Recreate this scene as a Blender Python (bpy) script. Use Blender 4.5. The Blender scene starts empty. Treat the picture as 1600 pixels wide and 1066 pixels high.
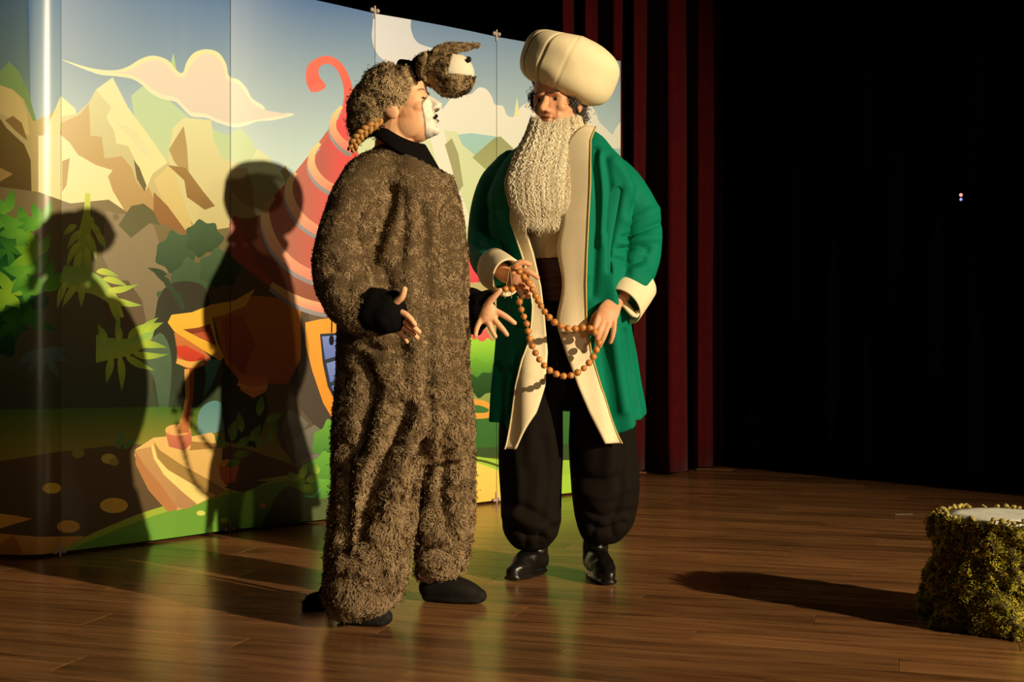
import bpy, math, random
import numpy as np
from mathutils import Vector
from mathutils.geometry import delaunay_2d_cdt

# ------------------------------------------------------------------ camera, world, lights, exposure
sc = bpy.context.scene
FPX, HZ, EYE = 2000.0, 525.0, 0.82          # focal length in pixels, horizon row, eye height over the stage
LIGHT_TINT = np.array([1.0, 0.80, 0.50])
cam_d = bpy.data.cameras.new('camera'); cam = bpy.data.objects.new('camera', cam_d)
sc.collection.objects.link(cam); sc.camera = cam
cam_d.sensor_width = 36.0; cam_d.lens = FPX / 1600.0 * 36.0; cam_d.shift_y = -(533.0 - HZ) / 1600.0
cam.location = (0, 0, EYE); cam.rotation_euler = (math.pi / 2, 0, 0)
cam_d.clip_start = 0.05; cam_d.clip_end = 200

world = bpy.data.worlds.new('house_dark'); sc.world = world; world.use_nodes = True
bg = world.node_tree.nodes['Background']
bg.inputs[0].default_value = (1.0, 0.72, 0.45, 1); bg.inputs[1].default_value = 0.004

def spot(name, loc, target, watt, half_deg, blend, radius, color):
    d = bpy.data.lights.new(name, 'SPOT'); o = bpy.data.objects.new(name, d)
    sc.collection.objects.link(o); o.location = loc
    o.rotation_euler = (Vector(target) - Vector(loc)).to_track_quat('-Z', 'Y').to_euler()
    d.energy = watt; d.spot_size = math.radians(half_deg * 2); d.spot_blend = blend
    d.shadow_soft_size = radius; d.color = color
    return o
spot('house_spot_key', (10.75, -4.65, 4.56), (-0.25, 4.55, 0.95), 11300, 16.0, 0.95, 0.10, LIGHT_TINT)
spot('house_spot_far', (9.1, -13.8, 3.45), (-0.72, 4.6, 0.95), 1500, 4.3, 0.95, 0.12, LIGHT_TINT)
vs = sc.view_settings
vs.view_transform = 'Standard'; vs.look = 'None'; vs.gamma = 1.0; vs.use_curve_mapping = False; vs.exposure = 0.0

# ------------------------------------------------------------------ helpers
COL = sc.collection
def P(px, py, D): return np.array([(px - 800) * D / FPX, D, EYE + (HZ - py) * D / FPX])
def PP(lst): return np.array([P(*p) for p in lst])
def lin(c):
    c = np.asarray(c, float) / 255.0
    return np.where(c <= 0.04045, c / 12.92, ((c + 0.055) / 1.055) ** 2.4)
def under(c, level=1.0):
    """colour of a surface that looks like sRGB c under the warm stage light"""
    t = np.array([1.0, 0.81, 0.62]) * level
    return np.clip(lin(c) / t, 0.0, 0.92)
rng = np.random.default_rng(7)

def hash3(i, j, k, seed):
    n = (i * 374761393 + j * 668265263 + k * 2147483647 + seed * 144665) & 0xffffffff
    n = ((n ^ (n >> 13)) * 1274126177) & 0xffffffff
    n = ((n ^ (n >> 16)) * 2246822519) & 0xffffffff
    return ((n ^ (n >> 15)) & 0xffff) / 32767.5 - 1.0
NROT = np.array([[0.36, 0.48, -0.80], [-0.80, 0.60, 0.00], [0.48, 0.64, 0.60]])
def noise(p, scale, seed=0):
    q = (np.asarray(p, float) @ NROT) * scale; f = np.floor(q); t = q - f; f = f.astype(np.int64)
    t = t * t * (3 - 2 * t); r = 0
    for a in (0, 1):
        for b in (0, 1):
            for c in (0, 1):
                w = (t[..., 0] if a else 1 - t[..., 0]) * (t[..., 1] if b else 1 - t[..., 1]) * (t[..., 2] if c else 1 - t[..., 2])
                r = r + w * hash3(f[..., 0] + a, f[..., 1] + b, f[..., 2] + c, seed)
    return r
def nrm(v): return v / np.maximum(np.linalg.norm(v, axis=-1, keepdims=True), 1e-9)
def sstep(a, b, x):
    t = np.clip((x - a) / (b - a), 0, 1); return t * t * (3 - 2 * t)

def make_mesh(name, V, faces, smooth=True, col=None):
    """faces: list of int arrays (N,k); col: per-vertex rgb"""
    V = np.asarray(V, np.float32)
    if isinstance(faces, np.ndarray): faces = [faces]
    faces = [np.asarray(f, np.int32) for f in faces if len(f)]
    me = bpy.data.meshes.new(name)
    loops = np.concatenate([f.ravel() for f in faces]); cnt = np.concatenate([np.full(len(f), f.shape[1], np.int32) for f in faces])
    st = np.concatenate([[0], np.cumsum(cnt)[:-1]]).astype(np.int32)
    me.vertices.add(len(V)); me.vertices.foreach_set('co', V.ravel())
    me.loops.add(len(loops)); me.loops.foreach_set('vertex_index', loops)
    me.polygons.add(len(cnt)); me.polygons.foreach_set('loop_start', st)
    me.polygons.foreach_set('use_smooth', np.full(len(cnt), smooth, bool))
    me.update(calc_edges=True); me.validate()
    if col is not None:
        a = me.color_attributes.new('Col', 'FLOAT_COLOR', 'POINT')
        a.data.foreach_set('color', np.concatenate([np.asarray(col, np.float32), np.ones((len(V), 1), np.float32)], 1).ravel())
    return me
def link(name, me, mat=None, parent=None, label=None, cat=None, group=None, kind=None):
    o = bpy.data.objects.new(name, me); COL.objects.link(o)
    if mat is not None and me is not None and not me.materials: me.materials.append(mat)
    if parent is not None:
        o.parent = parent
    for k, v in (('label', label), ('category', cat), ('group', group), ('kind', kind)):
        if v: o[k] = v
    return o
class Thing:
    """an Empty at the base; parts given in world coordinates"""
    def __init__(s, name, base, label, cat, kind=None, group=None):
        s.base = np.asarray(base, float)
        s.o = link(name, None, label=label, cat=cat, kind=kind, group=group); s.o.location = s.base
    def part(s, name, V, faces, mat, parent=None, smooth=True, col=None, label=None, kind=None, nor=None):
        me = make_mesh(name, np.asarray(V) - s.base, faces, smooth or nor is not None, col)
        if nor is not None: me.normals_split_custom_set_from_vertices(nor)
        return link(name, me, mat, parent or s.o, label=label, kind=kind)

def grid_faces(n, m, wrap=False):
    i = np.arange(n - 1)[:, None]; j = np.arange(m if wrap else m - 1)[None, :]
    j2 = (j + 1) % m
    return np.stack([i * m + j, i * m + j2, (i + 1) * m + j2, (i + 1) * m + j], -1).reshape(-1, 4)
def rings_mesh(R):
    """R (n,m,3): closed rings lofted and capped"""
    n, m = R.shape[:2]
    V = np.concatenate([R.reshape(-1, 3), R[0].mean(0)[None], R[-1].mean(0)[None]])
    q = grid_faces(n, m, True); a = np.arange(m); b = (a + 1) % m
    c0 = np.stack([np.full(m, n * m), b, a], 1); c1 = np.stack([np.full(m, n * m + 1), (n - 1) * m + a, (n - 1) * m + b], 1)
    return V, [q, np.concatenate([c0, c1])]
def spline(pts, n):
    p = np.asarray(pts, float)
    if len(p) == 2:
        t = np.linspace(0, 1, n)[:, None]; return p[0] * (1 - t) + p[1] * t
    q = np.concatenate([[2 * p[0] - p[1]], p, [2 * p[-1] - p[-2]]])
    u = np.linspace(0, len(p) - 1 - 1e-9, n); k = u.astype(int); t = (u - k)[:, None]
    a, b, c, d = q[k], q[k + 1], q[k + 2], q[k + 3]
    return 0.5 * (2 * b + (c - a) * t + (2 * a - 5 * b + 4 * c - d) * t * t + (3 * b - a - 3 * c + d) * t ** 3)
def closed_spline(pts, k=5):
    p = np.asarray(pts, float); N = len(p); out = []
    for i in range(N):
        a, b, c, d = p[i - 1], p[i], p[(i + 1) % N], p[(i + 2) % N]
        for t in np.linspace(0, 1, k, endpoint=False):
            out.append(0.5 * (2 * b + (c - a) * t + (2 * a - 5 * b + 4 * c - d) * t * t + (3 * b - a - 3 * c + d) * t ** 3))
    return np.array(out)
def frames(p, up=(0, 0, 1)):
    t = nrm(np.gradient(p, axis=0)); u = np.array(up, float); A = []; 
    a = u - t[0] * (t[0] @ u)
    if np.linalg.norm(a) < 1e-3: a = np.array([1.0, 0, 0]) - t[0] * t[0][0]
    a = nrm(a)
    for k in range(len(p)):
        a = nrm(a - t[k] * (t[k] @ a)); A.append(a)
    A = np.array(A); return t, A, np.cross(t, A)
def limb(pts, radii, n=14, m=16, flat=1.0, up=(0, 0, 1), caps=True, smooth=True):
    """tapered tube with round ends; radius along 'up' is r*flat"""
    p = np.asarray(pts, float); r = np.asarray(radii, float)
    if smooth: 
        P2 = spline(p, n); R2 = np.maximum(spline(r[:, None], n)[:, 0], 1e-4)
    else:
        P2, R2 = p, r
    t, A, B = frames(P2, up); th = np.linspace(0, 2 * math.pi, m, endpoint=False)
    C, S = np.cos(th), np.sin(th); rings = []
    if caps:
        for q in (80, 55, 28):
            e = math.radians(q); rr = R2[0] * math.cos(e)
            rings.append(P2[0] - t[0] * R2[0] * math.sin(e) * min(1, flat + .2) + rr * (flat * C[:, None] * A[0] + S[:, None] * B[0]))
    for k in range(len(P2)):
        rings.append(P2[k] + R2[k] * (flat * C[:, None] * A[k] + S[:, None] * B[k]))
    if caps:
        for q in (28, 55, 80):
            e = math.radians(q); rr = R2[-1] * math.cos(e)
            rings.append(P2[-1] + t[-1] * R2[-1] * math.sin(e) * min(1, flat + .2) + rr * (flat * C[:, None] * A[-1] + S[:, None] * B[-1]))
    return rings_mesh(np.array(rings))
def ellipsoid(c, r, M=None, n=14, m=22):
    th = np.linspace(0.08, math.pi - 0.08, n); ph = np.linspace(0, 2 * math.pi, m, endpoint=False)
    q = np.stack([np.sin(th)[:, None] * np.cos(ph), np.sin(th)[:, None] * np.sin(ph), np.cos(th)[:, None] * np.ones(m)], -1) * np.asarray(r, float)
    if M is not None: q = q @ np.asarray(M).T
    return rings_mesh(q[::-1] + np.asarray(c, float))
def rot(axis, deg):
    a = math.radians(deg); c, s = math.cos(a), math.sin(a)
    return np.array({'x': [[1, 0, 0], [0, c, -s], [0, s, c]], 'y': [[c, 0, s], [0, 1, 0], [-s, 0, c]], 'z': [[c, -s, 0], [s, c, 0], [0, 0, 1]]}[axis])
def merge(parts):
    V = []; by = {}; o = 0
    for v, fs in parts:
        V.append(v)
        for f in (fs if isinstance(fs, list) else [fs]):
            by.setdefault(f.shape[1], []).append(f + o)
        o += len(v)
    return np.concatenate(V), [np.concatenate(x) for x in by.values()]
def union(parts, voxel, it=4, fac=0.5):
    """fuse overlapping closed shapes into one continuous surface"""
    V, Fs = merge(parts)
    me = make_mesh('tmp', V, Fs); o = bpy.data.objects.new('tmp', me); COL.objects.link(o)
    r = o.modifiers.new('r', 'REMESH'); r.mode = 'VOXEL'; r.voxel_size = voxel; r.adaptivity = 0
    if it:
        s = o.modifiers.new('s', 'SMOOTH'); s.factor = fac; s.iterations = it
    dg = bpy.context.evaluated_depsgraph_get(); dg.update()
    ev = o.evaluated_get(dg); m2 = ev.to_mesh()
    co = np.empty(len(m2.vertices) * 3, np.float32); m2.vertices.foreach_get('co', co)
    fl = np.empty(len(m2.loops), np.int32); m2.loops.foreach_get('vertex_index', fl)
    ct = np.empty(len(m2.polygons), np.int32); m2.polygons.foreach_get('loop_total', ct)
    ls = np.empty(len(m2.polygons), np.int32); m2.polygons.foreach_get('loop_start', ls)
    q = ls[ct == 4][:, None] + np.arange(4); t = ls[ct == 3][:, None] + np.arange(3)
    Fq, Ft = fl[q], fl[t]
    ev.to_mesh_clear(); bpy.data.objects.remove(o); bpy.data.meshes.remove(me)
    return co.reshape(-1, 3).astype(float), [f for f in (Fq, Ft) if len(f)]
def tris(Fs):
    out = []
    for f in (Fs if isinstance(Fs, list) else [Fs]):
        if f.shape[1] == 3: out.append(f)
        else: out += [f[:, [0, 1, 2]], f[:, [0, 2, 3]]]
    return np.concatenate(out)
def vnormals(V, Fs):
    T = tris(Fs); fn = np.cross(V[T[:, 1]] - V[T[:, 0]], V[T[:, 2]] - V[T[:, 0]])
    N = np.zeros_like(V)
    for k in range(3): np.add.at(N, T[:, k], fn)
    return nrm(N)
def topx(V):
    D = V[:, 1]; return 800 + FPX * V[:, 0] / D, HZ - FPX * (V[:, 2] - EYE) / D
def creases(V, Fs, lines, front=True, D0=None):
    """press folds (polyline in picture measure, half width px, depth m) into the camera-side cloth"""
    N = vnormals(V, Fs); x, y = topx(V); q = np.stack([x, y], 1); d = np.zeros(len(V))
    for pts, w, dep in lines:
        p = spline(np.array(pts, float), 8 * len(pts)); best = np.full(len(V), 1e9)
        for a, b in zip(p[:-1], p[1:]):
            ab = b - a; t = np.clip(((q - a) @ ab) / max(ab @ ab, 1e-6), 0, 1)
            best = np.minimum(best, np.linalg.norm(q - a - t[:, None] * ab, axis=1))
        d += dep * np.exp(-(best / w) ** 2)
    wgt = np.clip(-N[:, 1] * 1.6 + 0.3, 0, 1) if front else 1
    return V + N * (d * wgt)[:, None]
def cut(V, Fs, keep):
    """drop faces whose corners are not all kept"""
    used = np.zeros(len(V), bool); out = []
    for f in Fs:
        g = f[keep[f].all(1)]; out.append(g); used[g.ravel()] = True
    idx = np.cumsum(used) - 1
    return V[used], [idx[g] for g in out if len(g)]
def fur(V, Fs, n, L, W, seed, c0, c1, comb=(0, 0, -1), lay=0.9, clump=45.0, curl=0.35, keep=None, lvar=0.35, cnoise=6.0, lscale=None):
    """short pile: every tuft is a bent tapering blade of 5 triangles"""
    r = np.random.default_rng(seed); T = tris(Fs); N = vnormals(V, Fs)
    if keep is not None: T = T[keep[T].all(1)]
    ar = np.linalg.norm(np.cross(V[T[:, 1]] - V[T[:, 0]], V[T[:, 2]] - V[T[:, 0]]), axis=1)
    k = np.searchsorted(np.cumsum(ar) / ar.sum(), r.random(n)); k = np.minimum(k, len(T) - 1)
    a, b = r.random(n), r.random(n); s = a + b > 1; a[s], b[s] = 1 - a[s], 1 - b[s]
    w = np.stack([1 - a - b, a, b], 1)[:, :, None]
    p = (V[T[k]] * w).sum(1); nn = nrm((N[T[k]] * w).sum(1))
    cv = np.stack([noise(p, clump, seed + i) for i in range(3)], 1)
    cm = np.asarray(comb, float) * 0.55 + cv * 1.5 + r.normal(0, 0.18, (n, 3))
    tg = cm - nn * (cm * nn).sum(1, keepdims=True)
    side = nrm(np.cross(nn, tg) + r.normal(0, 0.4, (n, 3)))
    ln = L * (1 + lvar * r.uniform(-1, 1, n) + 0.35 * noise(p, clump * 0.6, seed + 9))[:, None]
    if lscale is not None: ln = ln * lscale(p)[:, None]
    cu = r.normal(0, curl, (n, 1))
    wd = W * (0.7 + 0.6 * r.random((n, 1)))
    dr = nn + tg * lay * 0.8; side = side * np.where((np.cross(side, dr) * nn).sum(1, keepdims=True) < 0, -1.0, 1.0)
    pts = []
    for t in (0.0, 0.38, 0.72, 1.0):
        pts.append(p - nn * 0.002 + ln * (nn * (t - 0.45 * t * t) + tg * lay * t * t * 0.8 + side * cu * math.sin(t * 3.1)))
    vv = np.stack([pts[0] - side * wd * .5, pts[0] + side * wd * .5, pts[1] - side * wd * .5, pts[1] + side * wd * .5,
                   pts[2] - side * wd * .38, pts[2] + side * wd * .38, pts[3]], 1)
    o = (np.arange(n) * 7)[:, None]
    q = np.concatenate([o + [0, 1, 3, 2], o + [2, 3, 5, 4]]); t3 = o + [4, 5, 6]
    mix = np.clip(0.5 + 0.28 * noise(p, cnoise, seed + 20) + 0.22 * noise(p, clump * 1.25, seed + 21) + r.normal(0, 0.20, n), 0, 1)[:, None]
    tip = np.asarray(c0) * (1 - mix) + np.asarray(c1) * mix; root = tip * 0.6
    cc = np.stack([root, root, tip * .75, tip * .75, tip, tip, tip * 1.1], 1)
    fn = nrm(nn + 0.45 * nrm(np.cross(side, dr)))
    return vv.reshape(-1, 3), [q, t3], cc.reshape(-1, 3), np.repeat(fn, 7, 0)

# ------------------------------------------------------------------ materials
def mat(name, color=(0.5, 0.5, 0.5), rough=0.7, attr=False, spec=0.4, sheen=0.0, bump=0.0, bscale=200.0, vary=0.0, vscale=8.0,
        sss=0.0, stretch=(1, 1, 1), coat=0.0, trans=0.0, emit=None, estr=0.0):
    m = bpy.data.materials.new(name); m.use_nodes = True; nt = m.node_tree; b = nt.nodes['Principled BSDF']
    b.inputs['Roughness'].default_value = rough; b.inputs['Specular IOR Level'].default_value = spec
    b.inputs['Sheen Weight'].default_value = sheen; b.inputs['Coat Weight'].default_value = coat
    c = tuple(color) + (1,)
    b.inputs['Base Color'].default_value = c; src = None
    if attr:
        a = nt.nodes.new('ShaderNodeAttribute'); a.attribute_name = 'Col'; src = a.outputs['Color']
    if vary or bump:
        tc = nt.nodes.new('ShaderNodeTexCoord'); mp = nt.nodes.new('ShaderNodeMapping'); mp.inputs['Scale'].default_value = stretch
        nt.links.new(tc.outputs['Object'], mp.inputs['Vector'])
    if vary:
        n = nt.nodes.new('ShaderNodeTexNoise'); n.inputs['Scale'].default_value = vscale; n.inputs['Detail'].default_value = 5
        nt.links.new(mp.outputs[0], n.inputs['Vector'])
        mr = nt.nodes.new('ShaderNodeMapRange'); mr.inputs[1].default_value = 0.3; mr.inputs[2].default_value = 0.7
        mr.inputs[3].default_value = 1 - vary; mr.inputs[4].default_value = 1 + vary
        nt.links.new(n.outputs['Fac'], mr.inputs[0])
        mx = nt.nodes.new('ShaderNodeVectorMath'); mx.operation = 'SCALE'
        if src: nt.links.new(src, mx.inputs[0])
        else: mx.inputs[0].default_value = c[:3]
        nt.links.new(mr.outputs[0], mx.inputs['Scale']); src = mx.outputs[0]
    if src: nt.links.new(src, b.inputs['Base Color'])
    if bump:
        n = nt.nodes.new('ShaderNodeTexNoise'); n.inputs['Scale'].default_value = bscale; n.inputs['Detail'].default_value = 3
        nt.links.new(mp.outputs[0], n.inputs['Vector'])
        bp = nt.nodes.new('ShaderNodeBump'); bp.inputs['Strength'].default_value = bump; bp.inputs['Distance'].default_value = 0.004
        nt.links.new(n.outputs['Fac'], bp.inputs['Height']); nt.links.new(bp.outputs[0], b.inputs['Normal'])
    if sss:
        b.inputs['Subsurface Weight'].default_value = sss; b.inputs['Subsurface Radius'].default_value = (0.012, 0.004, 0.002)
        b.inputs['Subsurface Scale'].default_value = 0.6
    if emit is not None:
        b.inputs['Emission Color'].default_value = tuple(emit) + (1,); b.inputs['Emission Strength'].default_value = estr
    return m

# ------------------------------------------------------------------ floor: laminate planks on a stage deck
def plank_material():
    m = bpy.data.materials.new('laminate_oak'); m.use_nodes = True; nt = m.node_tree; b = nt.nodes['Principled BSDF']
    tc = nt.nodes.new('ShaderNodeTexCoord'); oi = nt.nodes.new('ShaderNodeObjectInfo')
    off = nt.nodes.new('ShaderNodeVectorMath'); off.operation = 'SCALE'; off.inputs[0].default_value = (37, 23, 11)
    nt.links.new(oi.outputs['Random'], off.inputs['Scale'])
    ad = nt.nodes.new('ShaderNodeVectorMath'); nt.links.new(tc.outputs['Object'], ad.inputs[0]); nt.links.new(off.outputs[0], ad.inputs[1])
    def grain(sx, sy, detail, dist):
        mp = nt.nodes.new('ShaderNodeMapping'); mp.inputs['Scale'].default_value = (sx, sy, 1)
        nt.links.new(ad.outputs[0], mp.inputs['Vector'])
        n = nt.nodes.new('ShaderNodeTexNoise'); n.inputs['Scale'].default_value = 1; n.inputs['Detail'].default_value = detail
        n.inputs['Distortion'].default_value = dist; nt.links.new(mp.outputs[0], n.inputs['Vector']); return n.outputs['Fac']
    g1 = grain(2.2, 26, 6, 0.6); g2 = grain(7, 130, 4, 0.2); g3 = grain(1.6, 11, 2, 1.2)
    r = nt.nodes.new('ShaderNodeValToRGB'); e = r.color_ramp.elements
    e[0].position = 0.30; e[0].color = (0.10, 0.037, 0.014, 1); e[1].position = 0.72; e[1].color = (0.44, 0.215, 0.088, 1)
    k = r.color_ramp.elements.new(0.5); k.color = (0.30, 0.135, 0.052, 1)
    mx = nt.nodes.new('ShaderNodeMath'); mx.operation = 'MULTIPLY_ADD'; mx.inputs[1].default_value = 0.35
    nt.links.new(g2, mx.inputs[0])
    m2 = nt.nodes.new('ShaderNodeMath'); m2.operation = 'MULTIPLY'; m2.inputs[1].default_value = 0.65; nt.links.new(g1, m2.inputs[0])
    nt.links.new(m2.outputs[0], mx.inputs[2]); nt.links.new(mx.outputs[0], r.inputs[0])
    mr = nt.nodes.new('ShaderNodeMapRange'); mr.inputs[3].default_value = 0.72; mr.inputs[4].default_value = 1.2
    nt.links.new(oi.outputs['Random'], mr.inputs[0])
    kn = nt.nodes.new('ShaderNodeMapRange'); kn.inputs[1].default_value = 0.58; kn.inputs[2].default_value = 0.75; kn.inputs[3].default_value = 1; kn.inputs[4].default_value = 0.5
    nt.links.new(g3, kn.inputs[0])
    mm = nt.nodes.new('ShaderNodeMath'); mm.operation = 'MULTIPLY'; nt.links.new(mr.outputs[0], mm.inputs[0]); nt.links.new(kn.outputs[0], mm.inputs[1])
    sv = nt.nodes.new('ShaderNodeVectorMath'); sv.operation = 'SCALE'; nt.links.new(r.outputs[0], sv.inputs[0]); nt.links.new(mm.outputs[0], sv.inputs['Scale'])
    nt.links.new(sv.outputs[0], b.inputs['Base Color'])
    b.inputs['Roughness'].default_value = 0.23; b.inputs['Specular IOR Level'].default_value = 0.85
    bp = nt.nodes.new('ShaderNodeBump'); bp.inputs['Strength'].default_value = 0.10; bp.inputs['Distance'].default_value = 0.002
    nt.links.new(g1, bp.inputs['Height']); nt.links.new(bp.outputs[0], b.inputs['Normal'])
    return m
def box(c, s, M=None):
    v = np.array([[x, y, z] for x in (-.5, .5) for y in (-.5, .5) for z in (-.5, .5)]) * np.asarray(s, float)
    if M is not None: v = v @ np.asarray(M).T
    f = np.array([[0, 1, 3, 2], [4, 6, 7, 5], [0, 4, 5, 1], [2, 3, 7, 6], [0, 2, 6, 4], [1, 5, 7, 3]])
    return v + np.asarray(c, float), f
def bevel_box(sx, sy, sz, bv):
    """box standing on z=-sz, top edges chamfered"""
    x, y = sx / 2, sy / 2
    V = [[a * x, b * y, -sz] for a, b in ((-1, -1), (1, -1), (1, 1), (-1, 1))] + [[a * x, b * y, -bv] for a, b in ((-1, -1), (1, -1), (1, 1), (-1, 1))] + \
        [[a * (x - bv), b * (y - bv), 0] for a, b in ((-1, -1), (1, -1), (1, 1), (-1, 1))]
    f = [[3, 2, 1, 0], [8, 9, 10, 11]]
    for k in (0, 4):
        for i in range(4): f.append([k + i, k + (i + 1) % 4, k + 4 + (i + 1) % 4, k + 4 + i])
    return np.array(V), np.array(f)
M_plank = plank_material()
M_deck = mat('deck_board', (0.10, 0.045, 0.02), 0.5, vary=0.2)
v, f = box((0.6, 5.5, -0.0625), (13, 10, 0.105))
floor = link('floor', make_mesh('floor', v, f, False), M_deck, kind='structure', label='brown laminate plank stage floor')
PL, PW = 1.38, 0.150
plank_me = make_mesh('plank', *bevel_box(PL - 0.0012, PW - 0.0012, 0.010, 0.0009), smooth=False); plank_me.materials.append(M_plank)
ang = math.radians(-17); cs, sn = math.cos(ang), math.sin(ang); pr = random.Random(3)
for row in range(-30, 60):
    sh = (row * 0.61) % 1.0 * PL
    for k in range(-8, 9):
        lx, ly = k * PL + sh, row * PW
        x, y = 0.5 + lx * cs - ly * sn, 4.6 + lx * sn + ly * cs
        ends = [(x + s * PL / 2 * cs, y + s * PL / 2 * sn) for s in (-1, 0, 1)]
        # only planks that lie where the photograph shows the floor
        if not any(2.75 < b < 8.6 and abs(a) < 0.415 * b + 0.12 and (b < 4.95 + max(0, (a + 1.75)) * 0.86) for a, b in ends): continue
        o = link('plank', plank_me, None, floor); o.location = (x, y, 0.0); o.rotation_euler = (0, 0, ang)

# walls and drapes around the stage
M_black = mat('black_masking', (0.0022, 0.0019, 0.0019), 0.95, spec=0.02)
v, f = box((0.6, 10.0, 3.0), (13, 0.1, 6.2)); link('wall_back', make_mesh('wall_back', v, f, False), M_black, kind='structure', label='black painted back wall of the stage')
def drape(name, a, b, height, amp, waves, seed, m, label, cat, nu=260, nv=24, thick=0.006):
    a = np.array(a, float); b = np.array(b, float); d = b - a; L = np.linalg.norm(d); d /= L; n = np.array([d[1], -d[0]])
    if n[1] > 0: n = -n
    r = np.random.default_rng(seed); u = np.linspace(0, 1, nu); ph = np.cumsum(np.r_[0, 1 + 0.45 * np.interp(u[1:], np.linspace(0, 1, waves), r.uniform(-1, 1, waves))]) ; ph = ph / ph[-1] * waves * 2 * math.pi
    am = amp * (0.75 + 0.5 * np.interp(u, np.linspace(0, 1, waves + 2), r.random(waves + 2)))
    w = np.sin(ph) + 0.28 * np.sin(2 * ph + 0.8)
    V = []
    for s in (0, 1):
        for z in np.linspace(0.012, height, nv):
            k = 1.0 - 0.25 * (z / height); off = am * w * k - s * thick + 0.012 * np.sin(3 * z + ph * .3)
            xy = a + np.outer(u * L, d) + np.outer(off, n) + np.outer(0.02 * np.sin(ph * 0.5) * (1 - z / height), d)
            V.append(np.c_[xy, np.full(nu, z)])
    V = np.array(V); g = grid_faces(nv, nu); 
    Fs = [g, g[:, ::-1] + nv * nu]
    e = np.arange(nu - 1); Fs.append(np.stack([e + 1, e, e + nv * nu, e + 1 + nv * nu], 1))
    q = np.arange(nv - 1) * nu
    for c in (0, nu - 1): Fs.append(np.stack([q + c, q + nu + c, q + nu + c + nv * nu, q + c + nv * nu], 1))
    V = V.reshape(-1, 3); base = np.array([(a[0] + b[0]) / 2, (a[1] + b[1]) / 2, 0])
    o = link(name, make_mesh(name, V - base, np.concatenate(Fs)), m, label=label, cat=cat); o.location = base
    return o
M_velvet = mat('crimson_velvet', (0.075, 0.0030, 0.0050), 0.9, spec=0.08, sheen=0.08, vary=0.15, vscale=14, bump=0.12, bscale=400)
drape('stage_curtain', (0.29, 7.74), (1.10, 7.66), 5.2, 0.085, 5, 4, M_velvet, 'dark red velvet stage curtain hanging beside the right end of the painted backdrop', 'curtain')
drape('stage_curtain', (0.97, 7.94), (1.30, 7.90), 5.2, 0.05, 2, 5, M_velvet, 'narrow darker red curtain strip at the edge of the black side drape', 'curtain', nu=90)
drape('side_drape', (1.27, 8.16), (4.0, 5.02), 5.2, 0.06, 16, 6, M_black, 'black masking drape closing the dark right side of the stage', 'drape')

# ------------------------------------------------------------------ pop-up backdrop: curved end cap and four printed panels
BH, BZ = 2.29, 0.012
seam = [(95, 4.79), (360, 5.34), (586, 5.836), (776, 6.29), (970, 6.85)]
plan = [np.array([(x - 800) * D / FPX, D]) for x, D in seam]
panels = []                                   # list of plan polylines
cap = [np.array([(x - 800) * D / FPX, D]) for x, D in ((-130, 5.05), (-95, 4.86), (-55, 4.775), (-10, 4.735), (25, 4.722), (55, 4.726), (80, 4.755), (95, 4.79))]
panels.append(spline(cap, 25))
for a, b in zip(plan[:-1], plan[1:]):
    d = (b - a); n = np.array([d[1], -d[0]]); n = n / np.linalg.norm(n)
    s = np.linspace(0, 1, 11)[:, None]
    prof = 4 * s * (1 - s)
    panels.append(a + d * (0.002 + s * 0.996) + n * 0.016 * prof)
art = []                                      # (polygon, colour a, colour b, axis p0, axis p1)
def poly(pts, c, c2=None, ax=None, sm=False, k=4, level=1.0):
    p = closed_spline(pts, k) if sm else np.array(pts, float)
    ca = under(c, level); cb = under(c2, level) if c2 is not None else ca
    if ax is None: ax = ((0, p[:, 1].min()), (0, p[:, 1].max()))
    art.append((p, ca, cb, np.array(ax[0], float), np.array(ax[1], float)))
def ell(x, y, rx, ry, c, c2=None, rotd=0, n=18):
    t = np.linspace(0, 2 * math.pi, n, endpoint=False); a = math.radians(rotd)
    q = np.stack([rx * np.cos(t), ry * np.sin(t)], 1); R = np.array([[math.cos(a), -math.sin(a)], [math.sin(a), math.cos(a)]])
    poly(q @ R.T + (x, y), c, c2)
def stroke(pts, w, c, c2=None, n=None, ax=None):
    n = n or 5 * len(pts); p = spline(pts, n); ww = np.interp(np.linspace(0, 1, n), np.linspace(0, 1, len(w)), w)
    t = nrm(np.gradient(p, axis=0)); nn = np.stack([-t[:, 1], t[:, 0]], 1)
    a, b = p + nn * ww[:, None] / 2, p - nn * ww[:, None] / 2
    lo, hi = p[:, 1].min(), p[:, 1].max()
    for i in range(n - 1): poly([a[i], a[i + 1], b[i + 1], b[i]], c, c2, ax or ((0, lo), (0, hi)))
def leaf(x, y, L, deg, w, c, c2=None, bend=0.0):
    a = math.radians(deg); d = np.array([math.cos(a), -math.sin(a)]); n = np.array([d[1], -d[0]])
    t = np.linspace(0, 1, 9); wd = w * np.sin(np.pi * t ** 0.75) * 0.5; mid = np.array([x, y]) + np.outer(t * L, d) + np.outer(bend * L * t * t, n)
    p = np.concatenate([mid + np.outer(wd, n), (mid - np.outer(wd, n))[::-1][1:-1]]); poly(p, c, c2, (mid[0], mid[-1]))
def blob(x, y, r, c, c2=None, lobes=6, seed=0, sq=1.0):
    rr = random.Random(seed); pts = []
    for i in range(lobes * 2):
        a = 2 * math.pi * i / (lobes * 2); q = r * (1.0 if i % 2 == 0 else 0.84) * rr.uniform(0.9, 1.1); pts.append((x + q * math.cos(a), y + q * sq * math.sin(a)))
    poly(pts, c, c2, sm=True, k=3)

# sky
poly([(-300, -200), (1100, -200), (1100, 330), (-300, 330)], (84, 112, 152), (206, 212, 192), ((0, 0), (0, 260)))
poly([(-300, -200), (40, -200), (52, 330), (-300, 330)], (62, 92, 128), (150, 160, 120), ((0, 0), (0, 200)))
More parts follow.
